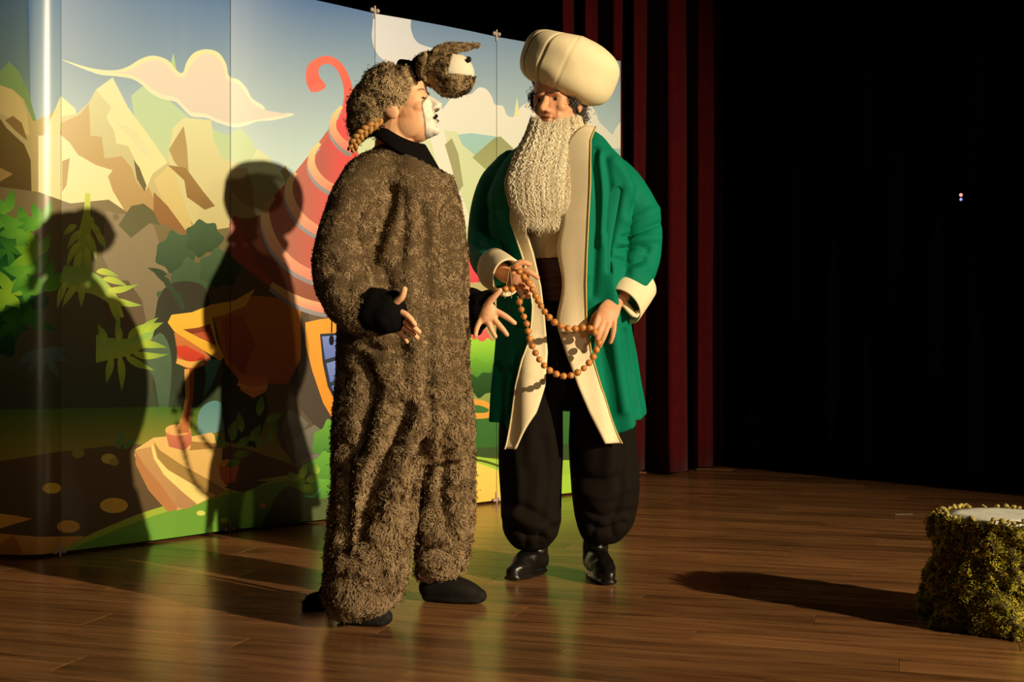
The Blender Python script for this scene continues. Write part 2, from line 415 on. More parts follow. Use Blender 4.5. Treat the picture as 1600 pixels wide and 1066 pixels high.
# upper cloud behind the donkey ears
poly([(588, -40), (583, 30), (581, 58), (587, 80), (601, 95), (622, 102), (660, 104), (700, 98), (722, 90), (700, 82), (668, 73), (652, 66), (644, 52), (642, 34), (650, 0), (655, -40)], (205, 200, 205), (222, 206, 196), sm=True)
# pale hills under the clouds
poly([(0, 112), (14, 96), (30, 112), (46, 150), (60, 200), (0, 200)], (140, 158, 90))
poly([(205, 150), (222, 135), (250, 140), (268, 160), (300, 188), (330, 200), (355, 212), (376, 200), (395, 222), (420, 300), (230, 300)], (196, 208, 158), (205, 205, 145))
poly([(262, 118), (271, 82), (277, 118)], (190, 205, 140))
# long cloud on the left
cl = [(96, 93), (140, 106), (175, 110), (198, 105), (220, 92), (240, 87), (262, 94), (277, 111), (286, 113), (292, 96), (304, 82), (322, 77), (341, 82), (353, 99), (358, 119), (373, 125), (386, 139), (394, 154), (411, 165), (420, 176), (460, 178), (432, 187), (402, 190), (385, 196), (366, 199), (338, 191), (322, 184), (300, 182), (286, 170), (274, 159), (254, 155), (235, 145), (221, 132), (205, 123), (180, 119), (150, 115)]
poly(cl, (250, 226, 165), (252, 236, 190), sm=True)
cl2 = [(178, 112), (200, 111), (224, 98), (242, 94), (260, 101), (275, 118), (288, 120), (298, 103), (308, 90), (322, 84), (338, 89), (349, 105), (354, 124), (372, 131), (384, 146), (396, 162), (414, 172), (450, 179), (425, 183), (385, 190), (366, 193), (340, 186), (322, 178), (300, 175), (288, 165), (276, 153), (256, 148), (238, 139), (222, 126), (206, 118)]
poly(cl2, (240, 212, 182), (230, 204, 178), sm=True)
# cloud bank on the right
poly([(640, 240), (668, 190), (690, 172), (708, 150), (722, 147), (736, 147), (748, 137), (759, 139), (768, 150), (773, 163), (786, 166), (792, 180), (803, 182), (815, 166), (832, 158), (850, 150), (885, 148), (915, 160), (929, 172), (936, 190), (948, 202), (957, 210), (964, 198), (985, 186), (985, 300), (640, 300)], (244, 236, 212), (226, 216, 180), sm=True)
poly([(803, 182), (808, 152), (812, 182)], (240, 232, 150))
poly([(690, 214), (735, 208), (780, 214), (800, 232), (985, 232), (985, 330), (690, 330)], (168, 196, 182), (176, 190, 120))
# mountains
poly([(-200, 140), (0, 133), (20, 140), (37, 155), (52, 190), (95, 170), (120, 190), (240, 270), (330, 300), (330, 420), (-200, 420)], (212, 180, 112), (150, 118, 66))
poly([(-200, 150), (0, 134), (18, 139), (32, 152), (42, 175), (46, 212), (30, 205), (14, 185), (0, 176), (-200, 200)], (222, 186, 112))
poly([(8, 188), (20, 181), (34, 192), (43, 220), (26, 206)], (150, 112, 58))
poly([(-200, 190), (0, 185), (10, 200), (38, 226), (48, 250), (50, 330), (-200, 330)], (122, 96, 46), (96, 66, 34))
poly([(0, 262), (20, 272), (0, 284), (-60, 280)], (170, 130, 70))
poly([(60, 230), (95, 150), (118, 170), (120, 182), (95, 190), (92, 260)], (246, 226, 160))
poly([(95, 182), (120, 178), (139, 160), (150, 140), (176, 121), (200, 168), (236, 218), (262, 252), (292, 300), (300, 360), (120, 360), (96, 260)], (226, 212, 154), (196, 164, 100))
poly([(176, 121), (150, 140), (174, 168), (166, 184), (178, 204), (182, 224), (200, 228), (212, 252), (228, 297), (238, 272), (262, 254), (234, 214), (200, 168)], (248, 228, 166), (240, 216, 146))
poly([(178, 190), (215, 205), (240, 250), (215, 235), (207, 218)], (232, 214, 156))
poly([(96, 192), (124, 180), (139, 162), (141, 198), (141, 212), (159, 214), (163, 246), (176, 266), (152, 259), (120, 242), (106, 222), (96, 212)], (212, 174, 116), (198, 156, 92))
poly([(60, 212), (95, 211), (108, 222), (122, 242), (150, 258), (176, 266), (168, 276), (176, 298), (205, 340), (150, 345), (60, 345)], (250, 232, 168), (238, 214, 140), sm=False)
poly([(97, 252), (109, 247), (104, 290), (97, 300)], (190, 150, 90))
poly([(163, 248), (190, 244), (206, 262), (213, 284), (226, 300), (232, 292), (246, 322), (262, 365), (230, 370), (200, 338), (176, 298), (170, 276), (176, 266)], (202, 160, 98), (176, 132, 76))
poly([(209, 250), (218, 262), (229, 290), (226, 300), (214, 280)], (120, 100, 60))
poly([(262, 250), (270, 200), (287, 184), (330, 188), (334, 218), (346, 246), (386, 262), (396, 300), (430, 350), (380, 380), (318, 380), (290, 330)], (232, 214, 154), (206, 178, 112))
poly([(287, 197), (276, 214), (264, 234), (272, 252), (296, 285), (292, 228)], (186, 150, 92))
poly([(240, 282), (262, 260), (272, 268), (282, 296), (296, 340), (306, 371), (300, 374), (284, 352), (262, 330)], (226, 196, 124), (208, 172, 100))
poly([(262, 258), (290, 262), (318, 300), (336, 322), (320, 328), (292, 308), (288, 282)], (166, 124, 70), (146, 106, 58))
poly([(240, 300), (262, 322), (284, 352), (300, 374), (296, 400), (262, 380), (240, 350)], (160, 108, 60), (140, 92, 50))
poly([(385, 262), (395, 246), (402, 232), (420, 246), (438, 270), (456, 304), (462, 350), (420, 360), (398, 310)], (222, 216, 160), (206, 192, 128))
poly([(360, 264), (386, 262), (396, 296), (398, 330), (380, 318), (362, 300)], (196, 166, 108))
poly([(438, 268), (446, 258), (454, 276), (452, 296)], (176, 152, 98))
poly([(480, 300), (520, 260), (560, 190), (600, 176), (640, 210), (676, 208), (690, 203), (714, 206), (722, 226), (748, 248), (759, 264), (790, 300), (790, 420), (480, 420)], (224, 216, 166), (204, 204, 136))
poly([(662, 180), (690, 160), (692, 196), (706, 262), (724, 312), (740, 360), (715, 340), (690, 280)], (246, 236, 206), (238, 220, 180))
poly([(695, 226), (706, 216), (716, 240), (724, 290), (716, 300), (704, 256)], (168, 156, 106))
poly([(738, 246), (772, 216), (782, 213), (800, 230), (830, 262), (850, 330), (790, 330), (760, 266)], (160, 152, 98), (180, 176, 110))
poly([(840, 330), (860, 250), (900, 226), (940, 245), (985, 240), (985, 360), (840, 360)], (206, 200, 140), (176, 176, 110))
# woods behind the left trees
poly([(-200, 296), (0, 292), (60, 300), (110, 318), (170, 312), (205, 336), (255, 350), (300, 372), (330, 360), (380, 352), (440, 372), (500, 400), (560, 400), (985, 350), (985, 660), (-200, 660)], (132, 108, 66), (62, 68, 44), ((0, 330), (0, 620)))
poly([(165, 330), (200, 336), (240, 352), (262, 420), (252, 520), (226, 560), (210, 500), (180, 440), (160, 400)], (152, 126, 88), (118, 98, 68))
poly([(185, 352), (205, 372), (235, 348), (250, 352), (240, 330), (224, 318), (205, 322)], (104, 94, 56))
poly([(160, 440), (200, 438), (222, 470), (232, 520), (200, 522), (165, 500)], (104, 80, 52))
for x, y, r, s in ((275, 395, 34, 1), (318, 372, 30, 2), (300, 440, 36, 3), (345, 420, 34, 4), (270, 470, 26, 5)):
    blob(x, y, r, (82, 98, 62), (60, 74, 44), 7, s)
poly([(246, 470), (300, 440), (330, 480), (330, 640), (246, 640)], (62, 52, 36), (56, 66, 44), sm=True)
for k in range(5): leaf(262 + 6 * k, 430 + 14 * k, 34, 160 - 14 * k, 9, (58, 68, 42))
# grey-green ghost fronds low on the left
for k, (a, L) in enumerate(((200, 60), (225, 55), (250, 60), (285, 55), (320, 45), (345, 40))): leaf(70, 545, L, a, 13, (104, 116, 100), (70, 84, 70), 0.25)
poly([(220, 560), (250, 520), (268, 560), (262, 640), (250, 640), (240, 590)], (92, 106, 72), (70, 86, 60), sm=True)
# leafy bush, far left
gr = [((66, 122, 36), (34, 82, 30)), ((118, 168, 48), (70, 130, 40)), ((150, 178, 40), (104, 150, 40)), ((46, 100, 36), (22, 64, 26))]
rr = random.Random(5)
for x, y, r in ((-60, 400, 70), (0, 440, 58), (20, 380, 42), (36, 470, 40), (-10, 520, 44)): blob(x, y, r, (52, 96, 36), (24, 54, 24), 7, int(x + 99))
for x, y, a0, n, L, g in ((8, 334, 60, 5, 40, 1), (16, 392, 20, 6, 44, 0), (38, 360, 30, 5, 46, 1), (0, 430, 10, 5, 40, 3), (20, 460, 30, 6, 44, 2), (44, 500, -20, 5, 40, 0), (14, 505, 230, 5, 36, 0), (-40, 360, 90, 6, 50, 0), (-60, 450, 60, 6, 50, 1), (46, 430, 40, 5, 46, 1), (60, 400, 60, 4, 44, 2), (70, 455, 30, 4, 46, 1), (66, 350, 70, 4, 38, 1)):
    for k in range(n): leaf(x, y, L * rr.uniform(.8, 1.15), a0 + 360 / n * k * (0.8 if n > 4 else 0.5) + rr.uniform(-10, 10), L * 0.42, *gr[g], rr.uniform(-.2, .2))
# hanging fronds
fy, fg = (206, 200, 66), (140, 164, 62)
stroke([(137, 302), (136, 330), (133, 360), (130, 400), (128, 430)], [8, 10, 18, 26, 30], fy, fg)
for x, y, L, a, b in ((136, 338, 24, -40, -.4), (140, 350, 34, -30, -.5), (134, 365, 44, -50, -.35), (128, 360, 36, 215, .3), (126, 378, 44, 222, .35), (134, 385, 50, -75, -.2), (128, 392, 48, 240, .3), (120, 352, 26, 200, .3), (150, 366, 28, -35, -.4)):
    leaf(x, y, L, a, 11, fy, fg, b)
stroke([(96, 428), (120, 436), (150, 446), (176, 468), (192, 496)], [26, 40, 30, 18, 4], (150, 172, 72), fy)
for x, y, L, a, b in ((150, 425, 34, 10, -.4), (160, 436, 40, 0, -.3), (168, 452, 46, -12, .4), (176, 466, 46, -30, .3), (170, 470, 44, -55, -.2), (120, 446, 40, 225, .2), (104, 440, 44, 240, .2), (130, 440, 40, -100, .1)):
    leaf(x, y, L, a, 11, fy, fg, b)
stroke([(150, 545), (172, 545), (200, 542), (225, 530), (240, 512)], [44, 34, 26, 20, 6], (128, 168, 84), (176, 186, 60))
for x, y, L, a, b in ((185, 535, 34, 80, .3), (200, 530, 44, 55, -.4), (216, 526, 42, 60, -.3), (214, 540, 46, 12, -.3), (206, 550, 54, -25, .4), (196, 554, 50, -45, .3), (186, 555, 56, -75, -.2), (174, 556, 44, -95, -.1), (226, 520, 32, 45, -.3), (164, 535, 30, 100, .2)):
    leaf(x, y, L, a, 12, (190, 196, 58), (130, 152, 56), b)
# meadow, path and kerb
poly([(-200, 640), (0, 640), (120, 638), (240, 636), (560, 640), (985, 640), (985, 800), (-200, 800)], (74, 104, 34), (150, 128, 40), ((0, 640), (0, 705)))
poly([(-200, 735), (0, 721), (92, 706), (200, 694), (236, 695), (262, 690), (380, 700), (560, 760), (560, 850), (-200, 900)], (104, 78, 44), (92, 66, 40))
for x, y, L, a in ((180, 700, 34, 60), (186, 702, 28, 85), (192, 702, 28, 40)): leaf(x, y, L, a, 9, (96, 128, 62))
ell(122, 708, 10, 8, (150, 130, 48)); ell(170, 717, 12, 8, (206, 168, 62)); ell(178, 722, 8, 6, (170, 140, 60))
poly([(-200, 800), (0, 803), (26, 806), (51, 811), (26, 818), (0, 826), (-200, 832)], (238, 168, 62), (226, 146, 50), ((0, 0), (50, 0)))
ell(81, 763, 15, 8.5, (228, 170, 58)); ell(178, 790, 22, 12, (230, 168, 56)); ell(107, 823, 18, 10, (228, 158, 56))
poly([(-200, 830), (0, 834), (60, 839), (132, 838), (118, 852), (95, 864), (60, 905), (-200, 905)], (232, 154, 56), (216, 130, 44))
poly([(20, 836), (30, 850), (38, 872), (20, 890), (-10, 880), (0, 850)], (196, 116, 40))
poly([(60, 900), (95, 866), (125, 850), (165, 832), (240, 803), (365, 768), (440, 750), (560, 738), (640, 730), (640, 920), (60, 920)], (120, 156, 50), (104, 150, 52))
stroke([(84, 872), (125, 848), (165, 830), (240, 801), (365, 766), (440, 748), (560, 736)], [6, 8, 10, 10, 9, 8, 6], (164, 172, 54))
ell(314, 802, 7, 4, (226, 210, 90)); ell(350, 813, 6, 4, (226, 210, 90)); ell(410, 790, 6, 4, (226, 150, 60)); ell(450, 778, 7, 4, (206, 130, 70))
# house: wall, rocks, balcony
poly([(395, 420), (560, 440), (620, 520), (620, 740), (480, 744), (440, 700), (415, 640), (400, 560)], (120, 92, 66), (86, 72, 58))
poly([(440, 470), (480, 480), (500, 600), (520, 660), (516, 678), (494, 668), (470, 640), (450, 590)], (92, 72, 54), (76, 62, 48))
for q in ([(446, 690), (470, 676), (492, 664), (512, 680), (516, 712), (486, 730), (455, 724)], [(452, 640), (472, 652), (482, 662), (466, 684), (446, 690), (440, 664)], [(470, 720), (500, 706), (520, 720), (520, 760), (480, 764)]): poly(q, (120, 110, 88), (88, 84, 66))
poly([(318, 560), (345, 563), (332, 600), (316, 626), (322, 590)], (88, 150, 128), (60, 108, 98))
poly([(309, 652), (318, 634), (338, 626), (352, 640), (352, 668), (330, 678), (311, 680)], (92, 132, 122), (120, 150, 134), sm=True)
poly([(348, 560), (400, 560), (420, 640), (400, 700), (352, 690), (345, 620)], (54, 50, 36), (46, 48, 34))
poly([(330, 480), (400, 462), (470, 470), (470, 560), (450, 600), (412, 600), (372, 592), (352, 568)], (212, 126, 46), (176, 88, 36))
poly([(345, 500), (380, 490), (400, 540), (380, 585), (356, 560)], (190, 96, 38), (150, 66, 30))
poly([(370, 585), (420, 590), (416, 612), (396, 622), (376, 610)], (206, 98, 44), (226, 140, 56)); stroke([(371, 600), (394, 608), (418, 604)], [5, 6, 5], (232, 150, 66))
poly([(272, 520), (292, 520), (330, 560), (318, 572), (298, 579), (276, 568), (277, 548)], (214, 120, 58), (196, 92, 50)); poly([(276, 541), (290, 540), (320, 556), (318, 568), (294, 566), (277, 555)], (222, 66, 40), (196, 60, 36))
stroke([(276, 564), (298, 570), (318, 566)], [8, 10, 8], (240, 170, 74))
poly([(262, 504), (268, 492), (300, 488), (330, 476), (366, 470), (398, 452), (384, 478), (350, 492), (332, 496), (338, 530), (350, 558), (344, 564), (300, 536), (272, 518)], (246, 190, 66), (240, 164, 44))
poly([(286, 515), (310, 512), (328, 506), (338, 540), (312, 528)], (150, 66, 34), (104, 44, 28)); poly([(300, 522), (326, 517), (336, 538), (314, 528)], (190, 84, 46))
poly([(288, 577), (304, 577), (302, 620), (298, 650), (296, 676), (276, 676), (284, 650), (290, 620)], (236, 158, 70), (224, 140, 66)); poly([(296, 577), (304, 577), (302, 620), (298, 650), (296, 676), (280, 684), (290, 650), (296, 620)], (168, 92, 50), (150, 82, 48))
poly([(240, 684), (262, 682), (300, 682), (330, 676), (348, 690), (346, 740), (358, 764), (310, 788), (276, 798), (238, 770), (210, 712), (212, 702)], (238, 182, 100), (226, 164, 84))
poly([(240, 690), (250, 704), (286, 728), (330, 752), (352, 766), (338, 774), (306, 760), (262, 734), (246, 716)], (172, 126, 62))
poly([(238, 694), (246, 716), (262, 734), (306, 760), (326, 778), (308, 788), (280, 766), (250, 738), (236, 712)], (252, 208, 116))
poly([(210, 704), (236, 698), (240, 716), (256, 742), (284, 768), (308, 788), (290, 796), (266, 790), (238, 766), (218, 736)], (206, 146, 84), (188, 130, 80))
poly([(211, 704), (226, 728), (250, 756), (278, 796), (262, 800), (232, 766), (212, 726)], (190, 120, 66))
poly([(258, 674), (299, 674), (300, 694), (286, 704), (264, 698)], (214, 120, 78), (196, 100, 70)); ell(278, 672, 20, 9, (240, 172, 92)); poly([(284, 650), (298, 650), (296, 676), (278, 678)], (196, 110, 56))
poly([(300, 690), (346, 694), (346, 700), (296, 704)], (176, 122, 60))
ell(357, 727, 16, 9, (240, 150, 60)); poly([(342, 728), (373, 730), (368, 752), (352, 758), (344, 746)], (222, 108, 56), (196, 90, 46)); poly([(350, 762), (376, 752), (420, 752), (380, 770)], (92, 70, 44))
for x, y, L, a in ((362, 690, 34, 80), (370, 700, 30, 40), (352, 700, 26, 130), (366, 712, 28, 10), (378, 676, 34, 100), (392, 690, 32, 60), (376, 720, 26, 200), (358, 680, 30, 60), (408, 700, 30, 110), (420, 690, 36, 70), (404, 650, 34, 80), (416, 660, 32, 30)): leaf(x, y, L, a, 13, (124, 158, 40), (78, 118, 40))
# spiral roof
poly([(430, 455), (360, 400), (358, 350), (366, 336), (380, 344), (408, 336), (424, 312), (452, 280), (488, 236), (522, 190), (540, 180), (552, 215), (580, 300), (640, 430), (640, 520), (530, 492), (470, 480)], (206, 106, 84), (186, 92, 70))
poly([(372, 342), (404, 340), (424, 318), (420, 350), (436, 390), (470, 424), (520, 442), (560, 446), (560, 490), (500, 486), (450, 466), (400, 410)], (178, 108, 76), (150, 78, 56))
poly([(452, 300), (470, 336), (500, 360), (560, 374), (600, 440), (530, 444), (470, 424), (432, 384), (424, 340)], (178, 104, 80), (226, 92, 76), ((440, 0), (540, 0)))
poly([(486, 248), (500, 284), (530, 300), (570, 306), (590, 372), (530, 372), (490, 352), (462, 322), (454, 296)], (186, 106, 84), (240, 84, 74), ((470, 0), (535, 0)))
poly([(520, 196), (534, 226), (556, 236), (570, 302), (530, 300), (500, 282), (490, 254)], (190, 96, 80), (240, 84, 76), ((500, 0), (545, 0)))
poly([(404, 350), (418, 332), (430, 380), (470, 422), (440, 420), (414, 388)], (150, 92, 66))
def ring(pts, w):
    q = np.array(pts, float)
    stroke(q + (-2, 7), [v * .9 for v in w], (178, 168, 168), (150, 132, 122)); stroke(q, w, (250, 206, 132), (246, 126, 104))
ring([(534, 166), (523, 182), (520, 200), (528, 216), (541, 228), (552, 233)], [5, 9, 11, 12, 13, 13])
ring([(500, 224), (489, 238), (487, 258), (498, 278), (516, 292), (540, 301), (570, 306)], [5, 9, 12, 13, 13, 13, 12])
ring([(462, 270), (453, 284), (452, 306), (463, 331), (482, 351), (506, 364), (540, 372), (590, 374)], [5, 10, 14, 14, 15, 15, 14, 12])
ring([(428, 308), (416, 324), (416, 350), (430, 384), (454, 411), (482, 428), (514, 439), (560, 446), (610, 444)], [6, 11, 15, 16, 16, 16, 15, 14, 12])
ring([(424, 444), (454, 464), (490, 478), (540, 487), (600, 492)], [8, 13, 15, 15, 13])
stroke([(497, 138), (489, 124), (489, 107), (500, 96), (515, 94), (530, 104), (541, 126), (545, 152), (541, 178), (532, 205), (528, 232)], [26, 22, 18, 13, 12, 12, 13, 15, 18, 22, 26], (246, 112, 86), (238, 78, 78), n=60)
ell(497, 137, 13, 6, (244, 112, 92), rotd=-20)
ring([(534, 166), (523, 182), (520, 200), (528, 216), (541, 228), (552, 233)], [5, 9, 11, 12, 13, 13])
# window, hanging lamp
poly([(477, 504), (500, 499), (560, 494), (600, 560), (590, 660), (540, 676), (524, 662), (505, 630), (488, 580), (478, 540)], (246, 160, 58), (236, 138, 40))
poly([(500, 522), (560, 518), (576, 560), (570, 630), (540, 640), (526, 632), (512, 604), (504, 566)], (50, 52, 60))
for q in ([(503, 526), (527, 524), (529, 556), (508, 562)], [(510, 568), (530, 562), (532, 590), (516, 598)], [(518, 604), (533, 598), (535, 628), (528, 626)], [(533, 524), (558, 522), (568, 556), (536, 558)], [(538, 564), (570, 562), (570, 590), (540, 594)]): poly(q, (132, 142, 206), (104, 116, 176))
stroke([(519, 488), (518, 520)], [2, 2], (20, 18, 18)); ell(518, 532, 4, 8, (20, 18, 18))
# bushes at the foot of the house and behind the actors
for x, y, r, s in ((520, 690, 34, 1), (515, 740, 36, 2), (560, 720, 50, 3), (620, 700, 50, 4), (500, 770, 24, 6)): blob(x, y, r, (112, 164, 56), (66, 112, 44), 7, s)
poly([(420, 800), (450, 760), (500, 780), (560, 760), (640, 780), (640, 860), (420, 850)], (92, 100, 54), (80, 78, 46), sm=True)
for x, y, L, a in ((470, 748, 26, 70), (478, 752, 24, 20), (466, 752, 22, 140), (474, 760, 20, -20), (494, 742, 20, 90)): leaf(x, y, L, a, 12, (176, 190, 60), (96, 140, 54))
stroke([(476, 775), (490, 776), (500, 764)], [3, 4, 2], (110, 170, 110))
# right of the donkey costume: cottage corner, bush, winding path, lawn
poly([(640, 380), (735, 396), (752, 430), (745, 446), (640, 450)], (244, 96, 88), (230, 66, 76))
poly([(640, 446), (775, 440), (985, 470), (985, 640), (640, 640)], (196, 168, 110), (140, 150, 70))
poly([(720, 500), (760, 515), (775, 545), (765, 560), (720, 550)], (244, 104, 90), (240, 90, 80))
for x, y, r, c, c2, s in ((748, 590, 32, (60, 100, 40), (40, 66, 30), 3), (745, 560, 30, (150, 200, 50), (80, 130, 46), 1), (762, 548, 20, (170, 214, 60), (110, 166, 50), 2), (735, 545, 18, (176, 216, 60), (120, 170, 50), 5), (830, 575, 40, (120, 170, 54), (60, 100, 40), 6), (890, 580, 44, (110, 160, 54), (50, 90, 40), 7), (940, 560, 50, (96, 140, 50), (50, 90, 40), 8)): blob(x, y, r, c, c2, 8, s)
poly([(640, 640), (985, 610), (985, 712), (640, 716)], (72, 118, 52), (60, 100, 42))
stroke([(700, 634), (740, 628), (766, 636), (764, 648), (738, 650), (700, 648)], [9, 9, 9, 9, 9, 9], (236, 158, 62))
poly([(640, 700), (700, 702), (985, 690), (985, 728), (700, 712), (640, 716)], (66, 82, 40))
poly([(640, 712), (735, 712), (800, 722), (985, 716), (985, 800), (640, 830)], (170, 200, 60), (150, 186, 60))
poly([(640, 730), (700, 722), (742, 722), (776, 734), (800, 745), (830, 800), (700, 830), (640, 830)], (250, 206, 92), (244, 180, 74))
poly([(860, 745), (985, 726), (985, 800), (860, 800)], (176, 206, 62))
stroke([(730, 717), (760, 722), (800, 736)], [3, 4, 3], (90, 90, 40))

def build_backdrop():
    cx = np.mean([p for pl in panels for p in pl], 0)
    t = Thing('backdrop', (cx[0], cx[1], 0), 'tall curving pop-up backdrop printed with a cartoon village, mountains and forest', 'backdrop', kind='thing')
    M_print = mat('glossy_print', rough=0.30, attr=True, spec=0.45, bump=0.02, bscale=5)
    M_card = mat('panel_back', (0.25, 0.25, 0.25), 0.6)
    M_clip = mat('clip_plastic', (0.55, 0.45, 0.4), 0.35)
    pts = []; faces = []; base = []            # base strips first, then art in paint order
    def add(poly_):
        poly_ = np.array(poly_, float); x_, y_ = poly_.T
        if (x_ * np.roll(y_, -1) - np.roll(x_, -1) * y_).sum() < 0: poly_ = poly_[::-1]
        i0 = len(pts); pts.extend([Vector((float(a), float(b))) for a, b in poly_]); faces.append(list(range(i0, i0 + len(poly_))))
    for pi, pl in enumerate(panels):
        for k in range(len(pl) - 1):
            q = []
            for (X, D), top in ((pl[k], 1), (pl[k + 1], 1), (pl[k + 1], 0), (pl[k], 0)):
                q.append((800 + FPX * X / D, HZ - FPX * ((BH if top else BZ) - EYE) / D))
            add(q); base.append((pi, k))
    nb = len(base)
    for a in art: add(a[0])
    V, E, Fc, ov, oe, of = delaunay_2d_cdt(pts, [], faces, 1, 1e-5, True)
    V = np.array([tuple(v) for v in V]); per = {i: ([], [], []) for i in range(len(panels))}
    for f, src in zip(Fc, of):
        b = [s for s in src if s < nb]
        if not b: continue
        pi, k = base[b[0]]; tp = max(src); (A, B) = panels[pi][k], panels[pi][k + 1]
        vv, ff, cc = per[pi]; idx = []
        for i in f:
            x, y = V[i]; r = (x - 800) / FPX; d = B - A
            s = (r * A[1] - A[0]) / (d[0] - r * d[1]); D = A[1] + s * d[1]
            idx.append(len(vv)); vv.append((A[0] + s * d[0], D, EYE + (HZ - y) * D / FPX))
            if tp < nb: c = under((110, 130, 90))
            else:
                _, ca, cb, p0, p1 = art[tp - nb]; ax = p1 - p0; w = np.clip(((x, y) - p0) @ ax / max(ax @ ax, 1e-9), 0, 1); c = ca * (1 - w) + cb * w
            cc.append(c)
        ff.append(idx[::-1])
    for pi, pl in enumerate(panels):
        tan = nrm(np.gradient(pl, axis=0)); n2 = np.stack([tan[:, 1], -tan[:, 0]], 1)
        fr, bk = pl - n2 * 0.0012, pl - n2 * 0.02
        ring_ = []
        for xy, z in ((fr, BZ), (fr, BH), (bk, BH), (bk, BZ)): ring_.append(np.c_[xy, np.full(len(pl), z)])
        V3, F3 = rings_mesh(np.array(ring_).transpose(1, 0, 2))
        po = t.part('panel', V3, F3, M_card, smooth=False)
        vv, ff, cc = per[pi]; me = bpy.data.meshes.new('print'); me.from_pydata([tuple(np.array(v) - t.base) for v in vv], [], ff); me.update()
        ca = me.color_attributes.new('Col', 'FLOAT_COLOR', 'POINT'); ca.data.foreach_set('color', np.c_[np.array(cc), np.ones(len(cc))].astype(np.float32).ravel())
        # smooth curved normals across the strips
        me.polygons.foreach_set('use_smooth', np.ones(len(ff), bool))
        arc = np.array(vv); nn = []
        for x, y, z in vv:
            d = np.hypot(pl[:, 0] - x, pl[:, 1] - y); k = np.argsort(d)[:2]; w = d[k[::-1]] / max(d[k].sum(), 1e-9); q = n2[k[0]] * w[0] + n2[k[1]] * w[1]; q = q / np.linalg.norm(q); nn.append((q[0], q[1], 0))
        me.normals_split_custom_set_from_vertices(nn)
        link('print', me, M_print, po, label='glossy printed cartoon scenery')
    # hub clips over the seams and little feet under them
    for k, (X, D) in enumerate(plan[:-1]):
        for top in (0, 1):
            ps = []
            for s in (-1, 1):
                c = np.array([X + 0.017 * s * 0.7, D - 0.012 + 0.017 * s * 0.72, BH + 0.012 if top else 0.016])
                ps.append(ellipsoid(c, (0.010, 0.010, 0.010), n=6, m=10)); ps.append(limb([c, (X, D + 0.01, BH + 0.004 if top else 0.02)], [0.004, 0.004], 3, 6))
            ps.append(limb([(X, D - .006, BH - 0.02 if top else 0.001), (X, D - .006, BH + 0.03 if top else 0.05)], [0.005, 0.005], 3, 8))
            t.part('clip', *merge(ps), M_clip)
build_backdrop()

# ------------------------------------------------------------------ heads
def head_frame(origin, yaw_vec, pitch):
    """x forward, y to the person's left, z up"""
    f = nrm(np.array([yaw_vec[0], yaw_vec[1], 0.0])); p = math.radians(pitch)
    fwd = f * math.cos(p) + np.array([0, 0, math.sin(p)]); left = nrm(np.cross([0, 0, 1.0], f)); up = np.cross(fwd, left)
    return np.asarray(origin, float), np.stack([fwd, left, up], 1)
def head_prims(fr, neck_to, big=1.0, nose=1.0):
    o, M = fr; W = lambda c: o + M @ (np.array(c, float) * big); L = []
    E = lambda c, r, deg=None: L.append(ellipsoid(W(c), np.array(r) * big, M if deg is None else M @ rot('y', deg)))
    E((-.012, 0, .030), (.098, .077, .088)); E((.028, 0, -.030), (.065, .064, .086)); E((.050, 0, .042), (.045, .062, .050))
    E((.056, 0, -.088), (.032, .034, .026)); E((.074, 0, -.100), (.017, .022, .014))
    for s in (-1, 1):
        E((.016, s * .038, -.060), (.052, .024, .042)); E((.040, s * .036, .000), (.042, .030, .050)); E((.056, s * .038, -.026), (.026, .025, .022)); E((.062, s * .026, -.055), (.024, .022, .024))
        E((.080, s * .024, .016), (.013, .027, .009)); E((-.014, s * .076, -.010), (.021, .008, .033), -12)
        E((.098, s * .0115, -.040), (.012, .0085, .008)); E((.076, s * .031, 0), (.013, .014, .009))
    L.append(limb([W((.084, 0, .012)), W((.097, 0, -.012)), W((.108 * nose, 0, -.033))], [.0075, .0095, .0125], 8, 12))
    E((.087, 0, -.060), (.013, .022, .0065)); E((.085, 0, -.074), (.013, .019, .0075))
    L.append(limb([W((-.022, 0, -.04)), np.asarray(neck_to, float)], [.058, .062], 8, 20))
    return L
def head_local(V, fr, big=1.0):
    o, M = fr; return ((V - o) @ M) / big
def sculpt(V, fr, moves, big=1.0):
    o, M = fr; q = head_local(V, fr, big); d = np.zeros_like(V)
    for c, r, mv in moves: d += np.exp(-(((q - c) / r) ** 2).sum(1))[:, None] * (M @ np.array(mv) * big)
    return V + d
def gauss(q, c, r): return np.exp(-(((q - np.array(c)) / np.array(r)) ** 2).sum(1))
def finger(pts, r0, r1): return limb(pts, np.linspace(r0, r1, len(pts)), 10, 10)
def ribbon(paths, w, seed=0, nrm_hint=(0, -1, 0)):
    """paths (N,K,3) -> flat tapering strands"""
    N, K = paths.shape[:2]; t = nrm(np.gradient(paths, axis=1)); r = np.random.default_rng(seed)
    h = np.asarray(nrm_hint, float) + r.normal(0, .5, (N, 1, 3)); s = nrm(np.cross(t, h)); u = np.linspace(0, 1, K)
    ww = (w * (0.35 + 0.65 * np.minimum(1, 6 * u)) * np.minimum(1, 4 * (1.02 - u)))[None, :, None] * r.uniform(.7, 1.3, (N, 1, 1))
    V = np.stack([paths - s * ww / 2, paths + s * ww / 2], 2).reshape(-1, 3)
    k = np.arange(K - 1) * 2; q = np.stack([k, k + 1, k + 3, k + 2], 1)
    return V, (q[None] + (np.arange(N) * K * 2)[:, None, None]).reshape(-1, 4)
